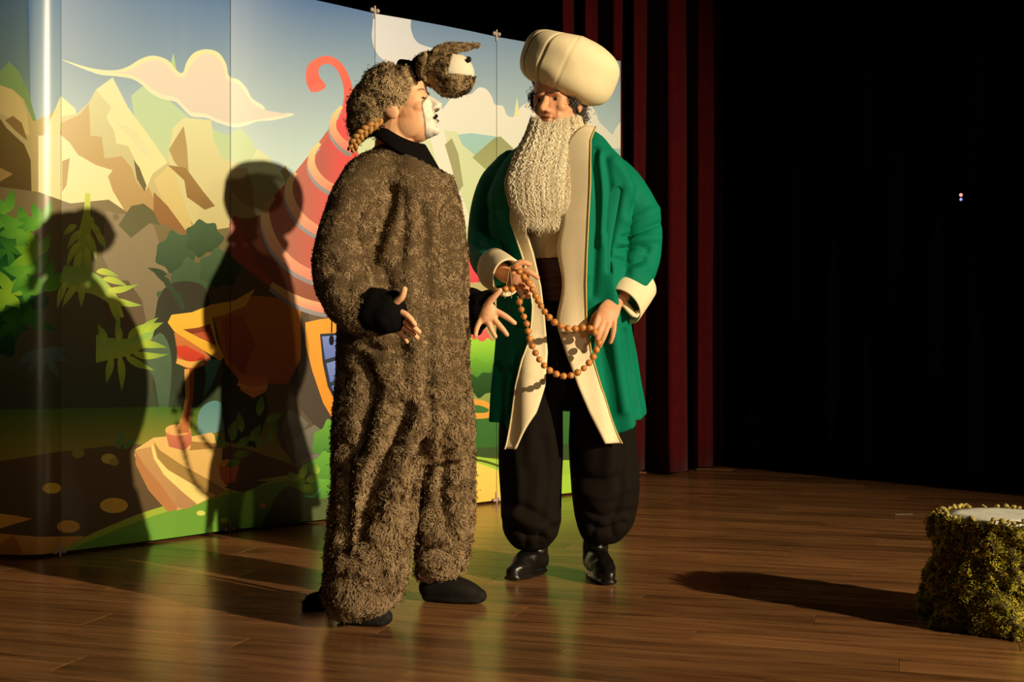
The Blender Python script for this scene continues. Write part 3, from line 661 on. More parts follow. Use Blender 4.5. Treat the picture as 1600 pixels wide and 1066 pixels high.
def loft_rows(rows, m=40, sq=2.3, n=None):
    """rows (py, x_left, x_right, depth_centre, depth_radius) in picture measure -> closed loft of rounded sections"""
    r = np.array(rows, float)
    if n: r = spline(r, n)
    th = np.linspace(0, 2 * math.pi, m, endpoint=False); c, s = np.cos(th), np.sin(th)
    cc = np.sign(c) * np.abs(c) ** (2 / sq); ss = np.sign(s) * np.abs(s) ** (2 / sq); R = []
    for py, xl, xr, D, ry in r:
        k = D / FPX; X = ((xl + xr) / 2 - 800) * k; rx = (xr - xl) / 2 * k; Z = EYE + (HZ - py) * k
        R.append(np.stack([X + rx * cc, D + ry * ss, np.full(m, Z)], 1))
    return rings_mesh(np.array(R)[::-1])

M_skin = mat('skin', rough=0.5, attr=True, spec=0.35, sss=0.12, vary=0.06, vscale=40)
M_eye = mat('eyeball', rough=0.2, attr=True)
M_fur = mat('fur_pile', rough=0.85, attr=True, spec=0.12)
M_plush = mat('plush_backing', (0.10, 0.066, 0.034), 0.95, spec=0.05)
M_knit = mat('black_knit', (0.006, 0.005, 0.005), 0.95, spec=0.05, bump=0.3, bscale=250)
M_shoe = mat('black_suede', (0.008, 0.007, 0.006), 0.75, spec=0.25, vary=0.3)
SKIN = np.array([0.92, 0.50, 0.28])

def eyeball(t, fr, side, r, parent, big=1.0, look=(1, 0, 0), dep=.072):
    o, M = fr; c = o + M @ (np.array([dep, side * .0315, -.001]) * big); V, Fc = ellipsoid(c, (r, r, r), M, 12, 16)
    q = (V - c) @ M / r; d = q @ nrm(np.array(look, float)); col = np.where((d > .86)[:, None], (0.012, .008, .006), (.26, .20, .16))
    t.part('eye', V, Fc, M_eye, parent, col=col)

# ------------------------------------------------------------------ actor in the donkey costume
def build_donkey():
    D0 = 3.80; base = P(600, HZ + EYE * FPX / D0, D0)
    t = Thing('person', base, 'person in shaggy brown donkey costume with donkey-head hood, both open hands held out', 'person')
    fr = head_frame(P(626, 170, D0), (math.cos(math.radians(10)), -math.sin(math.radians(10))), 20)
    neck = P(612, 262, D0)
    B = head_prims(fr, neck)
    # slim body under the suit
    B += [limb([neck + (0, 0, .02), P(618, 330, D0), P(628, 470, D0), P(630, 600, D0)], [.055, .10, .10, .10], 16, 20)]
    B += [limb([P(610, 290, D0), P(575, 300, 3.68), P(545, 400, 3.62), P(540, 440, 3.60)], [.04, .035, .028, .026]), limb([P(540, 440, 3.60), P(585, 485, 3.53), P(608, 494, 3.50)], [.026, .026, .024])]
    B += [limb([P(640, 290, D0), P(680, 310, 3.92), P(690, 400, 3.98), P(700, 440, 3.97)], [.05, .045, .04, .036]), limb([P(700, 440, 3.97), P(735, 478, 3.86), P(756, 486, 3.80)], [.036, .030, .023])]
    B += [limb([P(620, 600, 3.74), P(590, 720, 3.70), P(572, 860, 3.67), P(562, 925, 3.66)], [.085, .07, .045, .026]), limb([P(650, 600, 3.88), P(690, 720, 3.93), P(690, 840, 3.96), P(680, 885, 3.97)], [.085, .07, .045, .024])]
    # near hand: palm, thumb raised, four fingers pointing forward and down
    d = 3.49
    B += [limb([P(600, 492, d), P(612, 495, d - .005), P(622, 500, d - .005)], [.026, .034, .030], 8, 14, flat=.5, up=(0, 1, 0)),
          limb([P(604, 484, d - .01), P(612, 480, d - .02), P(617, 478, d - .02)], [.014, .016, .012], 6, 10)]
    B += [finger([P(610, 482, d - .02), P(620, 471, d - .035), P(628, 464, d - .045), P(632, 452, d - .05)], .0125, .0088),
          finger([P(617, 485, d - .02), P(633, 491, d - .035), P(642, 499, d - .04), P(648, 507, d - .038)], .0105, .0074),
          finger([P(620, 496, d - .008), P(638, 505, d - .02), P(648, 513, d - .024), P(655, 519, d - .022)], .0105, .0074),
          finger([P(620, 505, d + .006), P(636, 515, d), P(645, 521, d - .004), P(652, 528, d - .002)], .010, .007),
          finger([P(616, 512, d + .015), P(626, 522, d + .012), P(632, 527, d + .01), P(636, 534, d + .01)], .009, .0066)]
    # far hand: palm to the camera, fingers spread
    d = 3.77
    B += [limb([P(752, 486, d + .01), P(761, 490, d), P(767, 494, d)], [.024, .034, .030], 8, 14, flat=.5, up=(0, 1, 0))]
    B += [finger([P(760, 480, d), P(766, 470, d - .012), P(773, 463, d - .02), P(781, 454, d - .025)], .0125, .0085),
          finger([P(769, 484, d), P(784, 491, d - .006), P(795, 498, d - .008), P(804, 505, d - .006)], .0105, .0075),
          finger([P(768, 495, d), P(778, 506, d - .008), P(786, 515, d - .01), P(792, 523, d - .008)], .0105, .0075),
          finger([P(761, 499, d), P(766, 511, d - .006), P(770, 519, d - .006), P(774, 526, d - .004)], .010, .007),
          finger([P(754, 494, d), P(747, 508, d - .004), P(744, 517, d - .006), P(743, 525, d - .006)], .0095, .0068)]
    V, Fs = union(B, 0.0027, 6)
    V = sculpt(V, fr, [((.090, .032, .000), (.02, .014, .010), (-.004, 0, 0)), ((.090, -.032, .000), (.02, .014, .010), (-.004, 0, 0)),
                       ((.100, 0, -.067), (.02, .015, .0045), (-.011, 0, 0)), ((.097, .010, -.046), (.008, .005, .004), (-.004, 0, .004)), ((.097, -.010, -.046), (.008, .005, .004), (-.004, 0, .004)),
                       ((.086, 0, -.088), (.02, .02, .006), (-.004, 0, 0)), ((.092, 0, .004), (.02, .012, .010), (-.003, 0, 0))])
    q = head_local(V, fr); x, y, z = q.T; head = (np.linalg.norm(q, axis=1) < .22)
    col = np.tile(SKIN, (len(V), 1)) * (1 + .06 * noise(V, 60, 3))[:, None]
    flush = gauss(q, (.06, -.05, -.045), (.03, .03, .025)) * .35; col *= 1 - flush[:, None] * np.array([0, .35, .4])
    edge = .087 + .364 * z + .003 * np.sin(z * 60)
    white = sstep(edge - .0012, edge + .0012, x) * sstep(-.122, -.117, z) * (z < .006) * head
    white = np.where(np.abs(y) > .055, 0, white)
    col = col * (1 - white[:, None]) + np.array([.86, .80, .70]) * white[:, None]
    line = np.exp(-((x - edge) / .0022) ** 2) * (z < .008) * (z > -.118) * head * (np.abs(y) < .06); col *= (1 - .85 * line)[:, None]
    blk = np.maximum.reduce([gauss(q, (.100, 0, -.067), (.026, .022, .0135)), gauss(q, (.100, .011, -.046), (.012, .007, .0045)), gauss(q, (.100, -.011, -.046), (.012, .007, .0045))]) ; blk = sstep(.30, .5, blk)
    lid = np.maximum(gauss(q, (.082, -.032, -.005), (.03, .018, .0036)), gauss(q, (.082, .032, -.005), (.03, .018, .0036))); brow = np.maximum(gauss(q, (.086, -.030, .019), (.03, .022, .0042)), gauss(q, (.086, .030, .019), (.03, .022, .0042)))
    chin = gauss(q, (.09, 0, -.092), (.02, .016, .0016))
    dark = np.clip(np.maximum.reduce([blk, sstep(.3, .6, lid) * .95, sstep(.3, .6, brow) * .8, sstep(.3, .7, chin) * .8]), 0, 1)
    col = col * (1 - dark[:, None]) + np.array([.012, .008, .008]) * dark[:, None]
    t.part('body', V, Fs, M_skin, col=np.clip(col, 0, 1), label='face painted white around the black mouth, bare hands')
    # ---- the shaggy one-piece suit
    torso = loft_rows([(232, 585, 668, D0, .075), (243, 562, 690, D0, .115), (262, 548, 702, D0, .15), (290, 540, 712, D0, .17), (330, 534, 722, D0, .185), (380, 532, 727, D0, .195), (450, 530, 733, D0, .20), (520, 528, 735, D0, .205), (580, 527, 736, D0, .21), (640, 524, 738, D0, .21), (690, 523, 738, D0, .20), (715, 540, 720, D0, .15)], 44, 2.2, 30)
    near = loft_rows([(600, 535, 690, 3.74, .12), (660, 524, 682, 3.71, .15), (710, 520, 668, 3.69, .155), (760, 518, 655, 3.68, .15), (830, 514, 645, 3.67, .145), (880, 510, 637, 3.66, .14), (915, 509, 631, 3.66, .135), (938, 511, 622, 3.655, .125), (952, 516, 606, 3.65, .105)], 40, 2.2, 24)
    far = loft_rows([(600, 610, 730, 3.88, .12), (660, 630, 738, 3.90, .14), (710, 642, 740, 3.93, .14), (760, 648, 741, 3.95, .135), (820, 642, 738, 3.96, .13), (860, 641, 731, 3.965, .12), (885, 645, 724, 3.965, .115), (900, 651, 715, 3.965, .10)], 40, 2.2, 24)
    arm = limb([P(585, 285, 3.70), P(556, 330, 3.64), P(537, 390, 3.60), P(536, 440, 3.57), P(562, 480, 3.54), P(588, 492, 3.52)], [.085, .087, .084, .080, .068, .056], 22, 24)
    arm2 = limb([P(668, 295, 3.92), P(680, 350, 3.97), P(688, 410, 3.98), P(700, 455, 3.96), P(730, 486, 3.90)], [.075, .075, .070, .062, .050], 16, 20)
    V, Fs = union([torso, near, far, arm, arm2], 0.009, 5)
    V = creases(V, Fs, [([(612, 292), (606, 330), (590, 370), (583, 400)], 9, -.034), ([(566, 330), (562, 362), (574, 392), (582, 412)], 8, -.028), ([(598, 318), (590, 352), (578, 380)], 9, .014), ([(628, 300), (632, 350), (624, 400)], 8, -.010), ([(600, 420), (606, 450), (600, 470)], 9, -.014),
                        ([(540, 455), (560, 462), (585, 452)], 8, -.012), ([(522, 420), (540, 432), (565, 430)], 8, -.010), ([(660, 320), (668, 420), (672, 540), (668, 640)], 11, -.018), ([(700, 330), (702, 440), (706, 560), (704, 650)], 11, -.022), ([(640, 420), (644, 520), (640, 620)], 12, .008),
                        ([(575, 540), (600, 548), (640, 545)], 9, -.016), ([(560, 560), (580, 600), (570, 650), (560, 700)], 10, -.028), ([(636, 640), (615, 690), (590, 740), (572, 790), (560, 840)], 11, -.034), ([(655, 650), (640, 700), (622, 750), (606, 800)], 12, .024), ([(600, 640), (588, 690), (568, 740)], 10, .010), ([(672, 660), (668, 700), (662, 740)], 8, -.018),
                        ([(700, 690), (690, 760), (694, 820)], 10, -.024), ([(720, 720), (722, 780), (714, 830)], 8, .010), ([(540, 870), (570, 880), (600, 872)], 8, -.010), ([(530, 900), (560, 912), (600, 905)], 8, -.012), ([(660, 850), (690, 862), (715, 852)], 7, -.014), ([(655, 874), (685, 884), (715, 875)], 7, .010), ([(590, 850), (606, 880), (604, 920)], 9, .012), ([(545, 700), (540, 780), (534, 850)], 11, -.030), ([(660, 700), (650, 760), (644, 830), (642, 880)], 11, -.055), ([(600, 470), (630, 540), (640, 600)], 12, -.010)])
    N = vnormals(V, Fs); st = V * np.array([1, 1, .35]); V = V + N * (.011 * noise(st, 11, 4) + .006 * noise(st, 24, 5))[:, None]
    x, y = topx(V); V, Fs = cut(V, Fs, (y > 214 + (x - 575) * .47 - 3) | (V[:, 2] < 1.2) | (x < 572))
    suit = t.part('fur_suit', V, Fs, M_plush, label='loose shaggy brown-grey one-piece suit')
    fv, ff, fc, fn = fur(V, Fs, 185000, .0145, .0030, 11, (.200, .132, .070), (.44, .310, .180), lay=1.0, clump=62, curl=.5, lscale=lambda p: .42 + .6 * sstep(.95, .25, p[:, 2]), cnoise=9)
    t.part('fur', fv, ff, M_fur, suit, col=fc, nor=fn, kind='stuff', smooth=False)
    # black neckband and knit cuffs
    def band(c0, a0, c1, a1, r0, r1, n=6, m=44, thick=.006):
        th = np.linspace(0, 2 * math.pi, m, endpoint=False); R = []
        prof = [(u, 0) for u in np.linspace(0, 1, n)] + [(u, 1) for u in np.linspace(1, 0, n)]
        for u, ins in prof:
            c = np.array(c0) * (1 - u) + np.array(c1) * u; a = np.array(a0) * (1 - u) + np.array(a1) * u; rr = r0 * (1 - u) + r1 * u + .006 * math.sin(math.pi * u)
            k = 1 - ins * thick / .08; R.append([P(c[0] + a[0] * math.cos(w) * k, c[1] + a[1] * math.cos(w) * k + (5 * math.sin(w) ** 2), D0 + rr * math.sin(w) * k) for w in th])
        R = np.array(R); n2 = len(R); return R.reshape(-1, 3), np.concatenate([grid_faces(n2, m, True), np.stack([np.arange(m) + (n2 - 1) * m, (np.arange(m) + 1) % m + (n2 - 1) * m, (np.arange(m) + 1) % m, np.arange(m)], 1)])
    t.part('collar', *band((630, 210), (35, 16), (635, 240), (57, 32), .074, .135), M_knit, label='black knit neckband')
    V, Fs = union([limb([P(572, 484, 3.535), P(592, 488, 3.51), P(606, 490, 3.49)], [.062, .065, .056], 10, 24), limb([P(606, 474, 3.49), P(618, 464, 3.475), P(621, 466, 3.472)], [.026, .020, .016], 6, 12), limb([P(598, 500, 3.50), P(612, 508, 3.50), P(614, 508, 3.50)], [.04, .026, .02], 6, 12)], .004, 4)
    V = V + vnormals(V, Fs) * (.003 * noise(V, 40, 8))[:, None]; t.part('cuff', V, Fs, M_knit, label='black knit half-mitten cuff')
    V, Fs = union([limb([P(715, 482, 3.92), P(738, 486, 3.85), P(752, 486, 3.81)], [.064, .068, .046], 10, 24), limb([P(750, 472, 3.80), P(764, 462, 3.785), P(768, 462, 3.782)], [.032, .018, .014], 6, 12), limb([P(738, 506, 3.84), P(744, 514, 3.83), P(746, 514, 3.83)], [.03, .022, .018], 6, 12)], .004, 4)
    V = V + vnormals(V, Fs) * (.003 * noise(V, 40, 8))[:, None]; t.part('cuff', V, Fs, M_knit, label='black knit half-mitten cuff')
    # shoes
    for c in ((3.62, 566, 612, 523, 976), (3.92, 690, 762, 655, 940)):
        D, xm, xt, xh, yb = c; k = D / FPX; toe = np.array([(xt - 800) * k, D - .01, 0]); heel = np.array([(xh - 800) * k, D + .06, 0]); a = toe - heel; L = np.linalg.norm(a)
        W = lambda u, z: heel + a * u + np.array([0, 0, z])
        V, Fs = union([limb([W(.16, .042), W(.45, .044), W(.72, .034), W(.88, .026)], [.040, .043, .036, .024], 14, 20, flat=.95), limb([W(.2, .03), W(.22, .10)], [.036, .034], 6, 16), limb([W(.12, .012), W(.5, .012), W(.86, .012)], [.034, .042, .030], 10, 18, flat=.36)], .005, 4)
        V[:, 2] = np.maximum(V[:, 2], .002); V[:, 2] -= V[:, 2].min() - .001
        t.part('shoe', V, Fs, M_shoe, label='soft black slip-on shoe')
    # tail tuft trailing behind the heel
    V, Fs = union([limb([P(545, 640, 3.95), P(530, 780, 4.0), P(515, 900, 3.99), P(506, 938, 3.93)], [.012, .012, .012, .014], 20, 10), limb([P(506, 940, 3.92), P(494, 945, 3.86), P(486, 948, 3.83)], [.022, .028, .018], 8, 12)], .005, 3)
    V[:, 2] = np.maximum(V[:, 2], .004); tail = t.part('tail', V, Fs, M_knit, label='thin dark tail ending in a tuft on the floor')
    fv, ff, fc, fn = fur(V, Fs, 5000, .016, .003, 14, (.010, .007, .005), (.04, .026, .014), keep=V[:, 2] < .06); t.part('fur', fv, ff, M_fur, tail, col=fc, nor=fn, kind='stuff', smooth=False)
    # ---- hood
    hd = D0 + .005
    px = D0 / FPX
    V, Fs = union([ellipsoid(P(608, 150, hd), (46 * px, .098, 46 * px)), ellipsoid(P(584, 168, hd), (36 * px, .088, 42 * px)), ellipsoid(P(563, 192, hd), (17 * px, .060, 24 * px)), ellipsoid(P(630, 132, hd), (28 * px, .084, 26 * px))], .006, 4)
    x, y = topx(V)
    keep = ((x - 655) * (200 - 122) - (y - 122) * (597 - 655) * 1.0) < 140 + 900 * np.sin(np.clip((y - 120) / 80, 0, 1) * math.pi) * .35
    V, Fs = cut(V, Fs, keep); V = V + vnormals(V, Fs) * (.004 * noise(V, 25, 6))[:, None]
    hood = t.part('hood', V, Fs, M_plush, label='furry brown bonnet hood')
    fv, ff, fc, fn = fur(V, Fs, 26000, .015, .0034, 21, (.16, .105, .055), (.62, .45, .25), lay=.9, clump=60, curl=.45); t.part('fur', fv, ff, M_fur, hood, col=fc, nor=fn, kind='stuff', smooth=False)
    # plush donkey head on the hood
    V, Fs = union([ellipsoid(P(706, 116, hd - .01), (36 * px, .066, 34 * px), rot('y', 14)), ellipsoid(P(678, 108, hd), (27 * px, .056, 26 * px)), ellipsoid(P(656, 112, hd), (14 * px, .05, 24 * px))], .005, 5)
    x, y = topx(V); patch = sstep(-1.5, 1.5, x - 703 - .25 * (100 - y)) * sstep(-1.5, 1.5, 114 + .14 * (x - 703) - y); M2 = mat('felt_patch', rough=.85, attr=True)
    col = np.array([.055, .036, .018]) * (1 - patch[:, None]) + np.array([.80, .72, .56]) * patch[:, None]
    dh = t.part('donkey_head', V, Fs, M2, hood, col=col, label='plush donkey head with cream muzzle')
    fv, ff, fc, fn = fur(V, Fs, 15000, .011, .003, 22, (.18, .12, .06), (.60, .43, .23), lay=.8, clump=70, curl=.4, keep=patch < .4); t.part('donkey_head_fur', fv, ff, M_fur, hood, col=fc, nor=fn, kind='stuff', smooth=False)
    for py_, dd in ((94, -.050), (92, .045)):
        V, Fs = ellipsoid(P(732, py_, hd + dd), (.0085, .006, .0075), n=8, m=12); t.part('nostril', V, Fs, M_shoe, hood, label='black button nostril')
    def ear(path, rad, seed):
        V, Fs = union([limb(path, rad, 18, 18, flat=.42, up=(0, .8, .6))], .0035, 3); o = t.part('ear', V, Fs, M_plush, hood, label='floppy plush donkey ear')
        fv, ff, fc, fn = fur(V, Fs, 4200, .008, .0026, seed, (.20, .13, .06), (.62, .45, .24), lay=.8, clump=70); t.part('ear_fur', fv, ff, M_fur, hood, col=fc, nor=fn, kind='stuff', smooth=False)
    ear([P(672, 94, hd - .05), P(686, 80, hd - .06), P(705, 74, hd - .06), P(728, 73, hd - .055), P(748, 71, hd - .05)], [.012, .016, .016, .012, .006], 31)
    ear([P(664, 88, hd - .035), P(658, 94, hd - .065), P(657, 108, hd - .08), P(662, 124, hd - .08)], [.014, .022, .022, .010], 32)
    V, Fs = union([limb([P(632, 104, hd), P(645, 110, hd - .02), P(648, 124, hd - .04)], [.030, .036, .030], 8, 16, flat=.6, up=(.7, 0, .7))], .004, 3); t.part('mane_strip', V, Fs, M_knit, hood, label='black strip between hood and plush head')
    # blond braid under the hood
    M_hair = mat('blond_braid', (.50, .245, .07), .55, vary=.3, vscale=60, stretch=(1, 1, 4), bump=.4, bscale=120); L = []
    p = spline(PP([(592, 186, hd - .06), (579, 198, hd - .07), (566, 208, hd - .07), (556, 220, hd - .065), (549, 236, hd - .06)]), 60); tt, A, Bn = frames(p)
    for k in range(3):
        u = np.linspace(0, 1, 60); ph = u * 15 + k * 2.094; L.append(limb(p + (np.cos(ph) * .010)[:, None] * A + (np.sin(2 * ph) * .006)[:, None] * Bn, np.interp(u, [0, .8, 1], [.0085, .0075, .004]), smooth=False, m=10))
    t.part('braid', *merge(L), M_hair, label='blond plaited braid')
    return t
donkey = build_donkey()

# ------------------------------------------------------------------ bearded actor with turban and green robe
def build_elder():
    D0 = 4.38; base = np.array([(885 - 800) * D0 / FPX, D0, 0])
    t = Thing('person', base, 'bearded person in green robe and cream turban holding a long bead string', 'person')
    al = math.radians(60); fr = head_frame(P(872, 159, 4.36), (-math.cos(al), -math.sin(al)), -3)
    neck = P(878, 245, 4.40)
    B = head_prims(fr, neck, 1.0, 1.06)
    B += [limb([neck, P(880, 300, D0), P(878, 420, D0), P(880, 540, D0)], [.06, .11, .11, .11], 14, 20)]
    B += [limb([P(860, 265, D0), P(800, 275, 4.46), P(764, 360, 4.54), P(762, 395, 4.49)], [.04, .04, .03, .030]), limb([P(762, 395, 4.49), P(785, 425, 4.20), P(797, 434, 4.14)], [.034, .028, .023])]
    B += [limb([P(900, 265, D0), P(955, 280, 4.34), P(998, 350, 4.32), P(1000, 390, 4.31)], [.04, .04, .03, .030]), limb([P(1000, 390, 4.31), P(985, 445, 4.24), P(966, 470, 4.20)], [.034, .028, .024])]
    B += [limb([P(860, 540, D0), P(832, 660, D0), P(832, 780, D0), P(838, 850, 4.415)], [.09, .07, .05, .030]), limb([P(900, 540, D0), P(940, 660, D0), P(942, 780, D0), P(932, 842, 4.40)], [.09, .07, .05, .030])]
    # hand on the picture's right: back of the hand up, fingers hanging and closing on the beads
    d = 4.16
    B += [limb([P(962, 472, 4.19), P(952, 486, d), P(945, 500, d - .01)], [.026, .037, .036], 8, 16, flat=.45, up=(.25, -1, .2))]
    B += [finger([P(936, 492, d - .012), P(931, 506, d - .03), P(929, 518, d - .028), P(933, 526, d - .012)], .0112, .0082),
          finger([P(943, 500, d - .014), P(937, 516, d - .034), P(933, 528, d - .034), P(934, 538, d - .02)], .0112, .0080),
          finger([P(951, 503, d - .012), P(946, 520, d - .030), P(941, 532, d - .032), P(937, 541, d - .022)], .0108, .0078),
          finger([P(960, 500, d - .006), P(959, 515, d - .018), P(957, 526, d - .02), P(954, 535, d - .014)], .0098, .0072),
          finger([P(940, 484, d - .005), P(930, 494, d + .012), P(924, 506, d + .012), P(922, 518, d + .004)], .0125, .0090)]
    # hand on the picture's left: closed on the beads in front of the cuff
    d = 4.10
    B += [limb([P(796, 432, 4.13), P(806, 434, d), P(815, 436, d - .005)], [.025, .034, .034], 8, 16, flat=.55, up=(-.2, -1, .4))]
    B += [finger([P(812, 423, d - .01), P(824, 424, d - .026), P(834, 429, d - .024), P(840, 434, d - .01)], .0112, .0080),
          finger([P(816, 434, d - .012), P(826, 441, d - .034), P(833, 449, d - .036), P(834, 456, d - .02)], .0112, .0080),
          finger([P(812, 441, d - .012), P(820, 450, d - .036), P(826, 458, d - .036), P(824, 464, d - .02)], .0108, .0078),
          finger([P(806, 446, d - .010), P(812, 456, d - .030), P(816, 463, d - .030), P(814, 468, d - .016)], .0098, .0072),
          finger([P(800, 424, d - .004), P(808, 413, d - .012), P(818, 410, d - .014), P(827, 413, d - .01)], .0125, .0092)]
    V, Fs = union(B, 0.0027, 5)
    V = sculpt(V, fr, [((.090, .032, .000), (.02, .015, .010), (-.009, 0, 0)), ((.090, -.032, .000), (.02, .015, .010), (-.009, 0, 0)), ((.100, 0, -.067), (.02, .018, .003), (-.006, 0, 0)),
                       ((.090, .03, .018), (.02, .02, .006), (.004, 0, 0)), ((.090, -.03, .018), (.02, .02, .006), (.004, 0, 0)), ((.085, .032, -.045), (.02, .007, .02), (-.004, 0, 0)), ((.085, -.032, -.045), (.02, .007, .02), (-.004, 0, 0)), ((.09, 0, .022), (.02, .005, .01), (-.003, 0, 0))])
    q = head_local(V, fr)
    col = np.tile(SKIN * np.array([.86, .78, .76]), (len(V), 1)) * (1 + .07 * noise(V, 60, 3))[:, None]
    lips = sstep(.35, .6, np.maximum(gauss(q, (.096, 0, -.060), (.02, .021, .006)), gauss(q, (.096, 0, -.075), (.02, .019, .007)))); col = col * (1 - .8 * lips[:, None]) + np.array([.30, .085, .06]) * .8 * lips[:, None]
    brow = sstep(.3, .6, np.maximum(gauss(q, (.088, .030, .020), (.03, .022, .0055)), gauss(q, (.088, -.030, .020), (.03, .022, .0055)))); col = col * (1 - .85 * brow[:, None]) + np.array([.02, .015, .012]) * .85 * brow[:, None]
    rim = np.maximum(gauss(q, (.082, .0315, .004), (.03, .014, .0025)), gauss(q, (.082, -.0315, .004), (.03, .014, .0025))); col *= (1 - .75 * sstep(.3, .7, rim))[:, None]
    body = t.part('body', V, Fs, M_skin, col=np.clip(col, 0, 1), label='face looking towards the donkey costume, tanned hands')
    for s in (-1, 1): eyeball(t, fr, s, .0105, body, look=(1, .3, -.1), dep=.0715)
    # ---- grey hair at temples and nape
    o, Mh = fr; W = lambda c: o + Mh @ np.array(c, float)
    V, Fs = union([ellipsoid(W((-.030, 0, .020)), (.088, .084, .078), Mh), ellipsoid(W((-.062, 0, -.035)), (.045, .066, .055), Mh), ellipsoid(W((.018, .066, .012)), (.026, .016, .034), Mh), ellipsoid(W((.018, -.066, .012)), (.026, .016, .034), Mh)], .005, 3)
    M_dark = mat('grey_hair', (.030, .026, .022), .6, vary=.4, vscale=60); hair = t.part('hair', V, Fs, M_dark, label='short wavy dark grey hair')
    qh = head_local(V, fr); M_strand = mat('hair_strand', rough=.5, attr=True)
    fv, ff, fc, fn = fur(V, Fs, 9000, .017, .003, 41, (.012, .010, .009), (.20, .18, .16), lay=1.1, clump=50, curl=.7, keep=(qh[:, 2] < .06)); t.part('curls', fv, ff, M_strand, hair, col=fc, nor=fn, kind='stuff', smooth=False)
    # ---- turban: padded roll of gores, tilted
    M_cream = mat('cream_cloth', np.array([.93, .79, .51]), .85, spec=.12, bump=.15, bscale=350, vary=.03)
    tc = P(890, 104, 4.37); Mt = rot('y', 25) @ rot('x', 10); n, m = 60, 180; th = np.linspace(.02, math.pi - .02, n); ph = np.linspace(0, 2 * math.pi, m, endpoint=False)
    a, b = .172, .107
    c_, s_ = np.cos(th), np.sin(th); rr = a * np.sign(s_) * np.abs(s_) ** .62; zz = b * np.sign(c_) * np.abs(c_) ** .72
    g = np.abs(np.sin((ph + .2) * 13 / 2)); seam_ = np.exp(-(g / .055) ** 2); wgt = np.clip(s_ * 1.6, 0, 1)
    Rr = rr[:, None] * (1 - .042 * wgt[:, None] * seam_[None]) ; Zz = zz[:, None] * (1 - .03 * seam_[None])
    T = np.stack([Rr * np.cos(ph), Rr * np.sin(ph) * .97, Zz], -1); T += .0035 * noise(T, 18, 3)[..., None] * nrm(T)
    T[..., 2] -= .018 * np.clip(np.cos(ph + math.pi), 0, 1)[None] * np.clip(c_, 0, 1)[:, None]
    V, Fs = rings_mesh((T @ Mt.T + tc)[::-1]); t.part('turban', V, Fs, M_cream, label='large padded cream turban tipped to one side')
    V, Fs = ellipsoid(tc + Mt @ np.array([-.005, 0, -.085]), (.098, .100, .045), Mt); t.part('cap_band', V, Fs, mat('dark_band', (.02, .012, .010), .8), label='dark band under the turban')
    # ---- beard
    rows = np.array([(178, 832, 905, 4.315, .050), (196, 828, 909, 4.30, .058), (215, 822, 912, 4.285, .062), (250, 806, 911, 4.255, .060), (285, 796, 908, 4.235, .054), (312, 800, 904, 4.222, .046), (328, 806, 900, 4.216, .036), (342, 818, 888, 4.213, .018)], float)
    V, Fs = loft_rows(rows, 44, 2.1, 30); x, y = topx(V); N = vnormals(V, Fs)
    ql = head_local(V, fr); mouth = gauss(ql, (.085, 0, -.066), (.06, .030, .020)); V = V + (fr[1] @ np.array([-.012, 0, -.01]))[None] * mouth[:, None] + N * (.004 * noise(V * np.array([1, 1, .4]), 60, 2))[:, None]
    x, y = topx(V); ytop = lambda x: np.interp(x, [815, 828, 836, 843, 852, 861, 872, 888, 902, 914], [176, 180, 186, 194, 197, 194, 190, 184, 174, 176]); V, Fs = cut(V, Fs, y > ytop(x) + 5)
    M_beard = mat('beard_white', np.array([.70, .58, .40]), .8, spec=.2, vary=.12, vscale=30, stretch=(1, 1, .3)); beard = t.part('beard', V, Fs, M_beard, label='long crimped white false beard')
    r = np.random.default_rng(5); Ns, K = 4200, 30; rs = spline(rows, 120); y0 = 182 + 150 * r.random(Ns) ** 1.6; phi = r.uniform(-1.75, 1.75, Ns)
    y1 = np.minimum(y0 + r.uniform(60, 150, Ns), 352 + 7 * r.normal(0, 1, Ns) - 14 * (np.abs(phi) / 1.75) ** 2); y1 = np.maximum(y1, y0 + 12); paths = np.zeros((Ns, K, 3)); pha = r.uniform(0, 6.28, Ns); off = r.uniform(.0, .013, Ns); off2 = r.uniform(-.1, .12, Ns); fr_ = r.uniform(.5, .8, Ns); y0 = np.maximum(y0, ytop(866 + 40 * np.sin(phi)) - 4 + 10 * r.random(Ns)); y1 = np.maximum(y1, y0 + 14)
    for k in range(K):
        u = k / (K - 1); yy = y0 + (y1 - y0) * u; f = [np.interp(yy, rs[:, 0], rs[:, i]) for i in range(1, 5)]
        pp = phi + off2 * u + .045 * np.sin(yy * fr_ + pha); kx = f[2] / FPX; rx = (f[1] - f[0]) / 2 * kx; X = ((f[0] + f[1]) / 2 - 800) * kx
        e = off * (.35 + u) + .0022 * np.sin(yy * fr_ * 1.1 + pha + 1.3)
        paths[:, k] = np.stack([X + (rx + e) * np.sin(pp), f[2] - (f[3] + e) * np.cos(pp), EYE + (HZ - yy) * kx], 1)
    ok = np.ones(Ns, bool)
    V, Fs = ribbon(paths[ok], .0024, 3); cc = np.repeat(np.clip(r.normal(1, .12, ok.sum()), .6, 1.2)[:, None] * np.array([.92, .80, .58]), K * 2, 0)
    t.part('strands', V, Fs, M_strand, beard, col=np.clip(cc, 0, 1), kind='stuff')
    YAW = .52                                   # torso turned towards the other actor
    def turn(V, k=YAW): V = V.copy(); V[:, 1] -= k * (V[:, 0] - .155); return V
    # ---- shirt, sash, trousers, boots
    V, Fs = loft_rows([(236, 846, 902, D0, .075), (262, 812, 938, D0, .12), (300, 795, 955, D0, .135), (350, 792, 955, D0, .135), (400, 798, 952, D0, .135), (430, 800, 950, D0, .13)], 60, 2.2, 24)
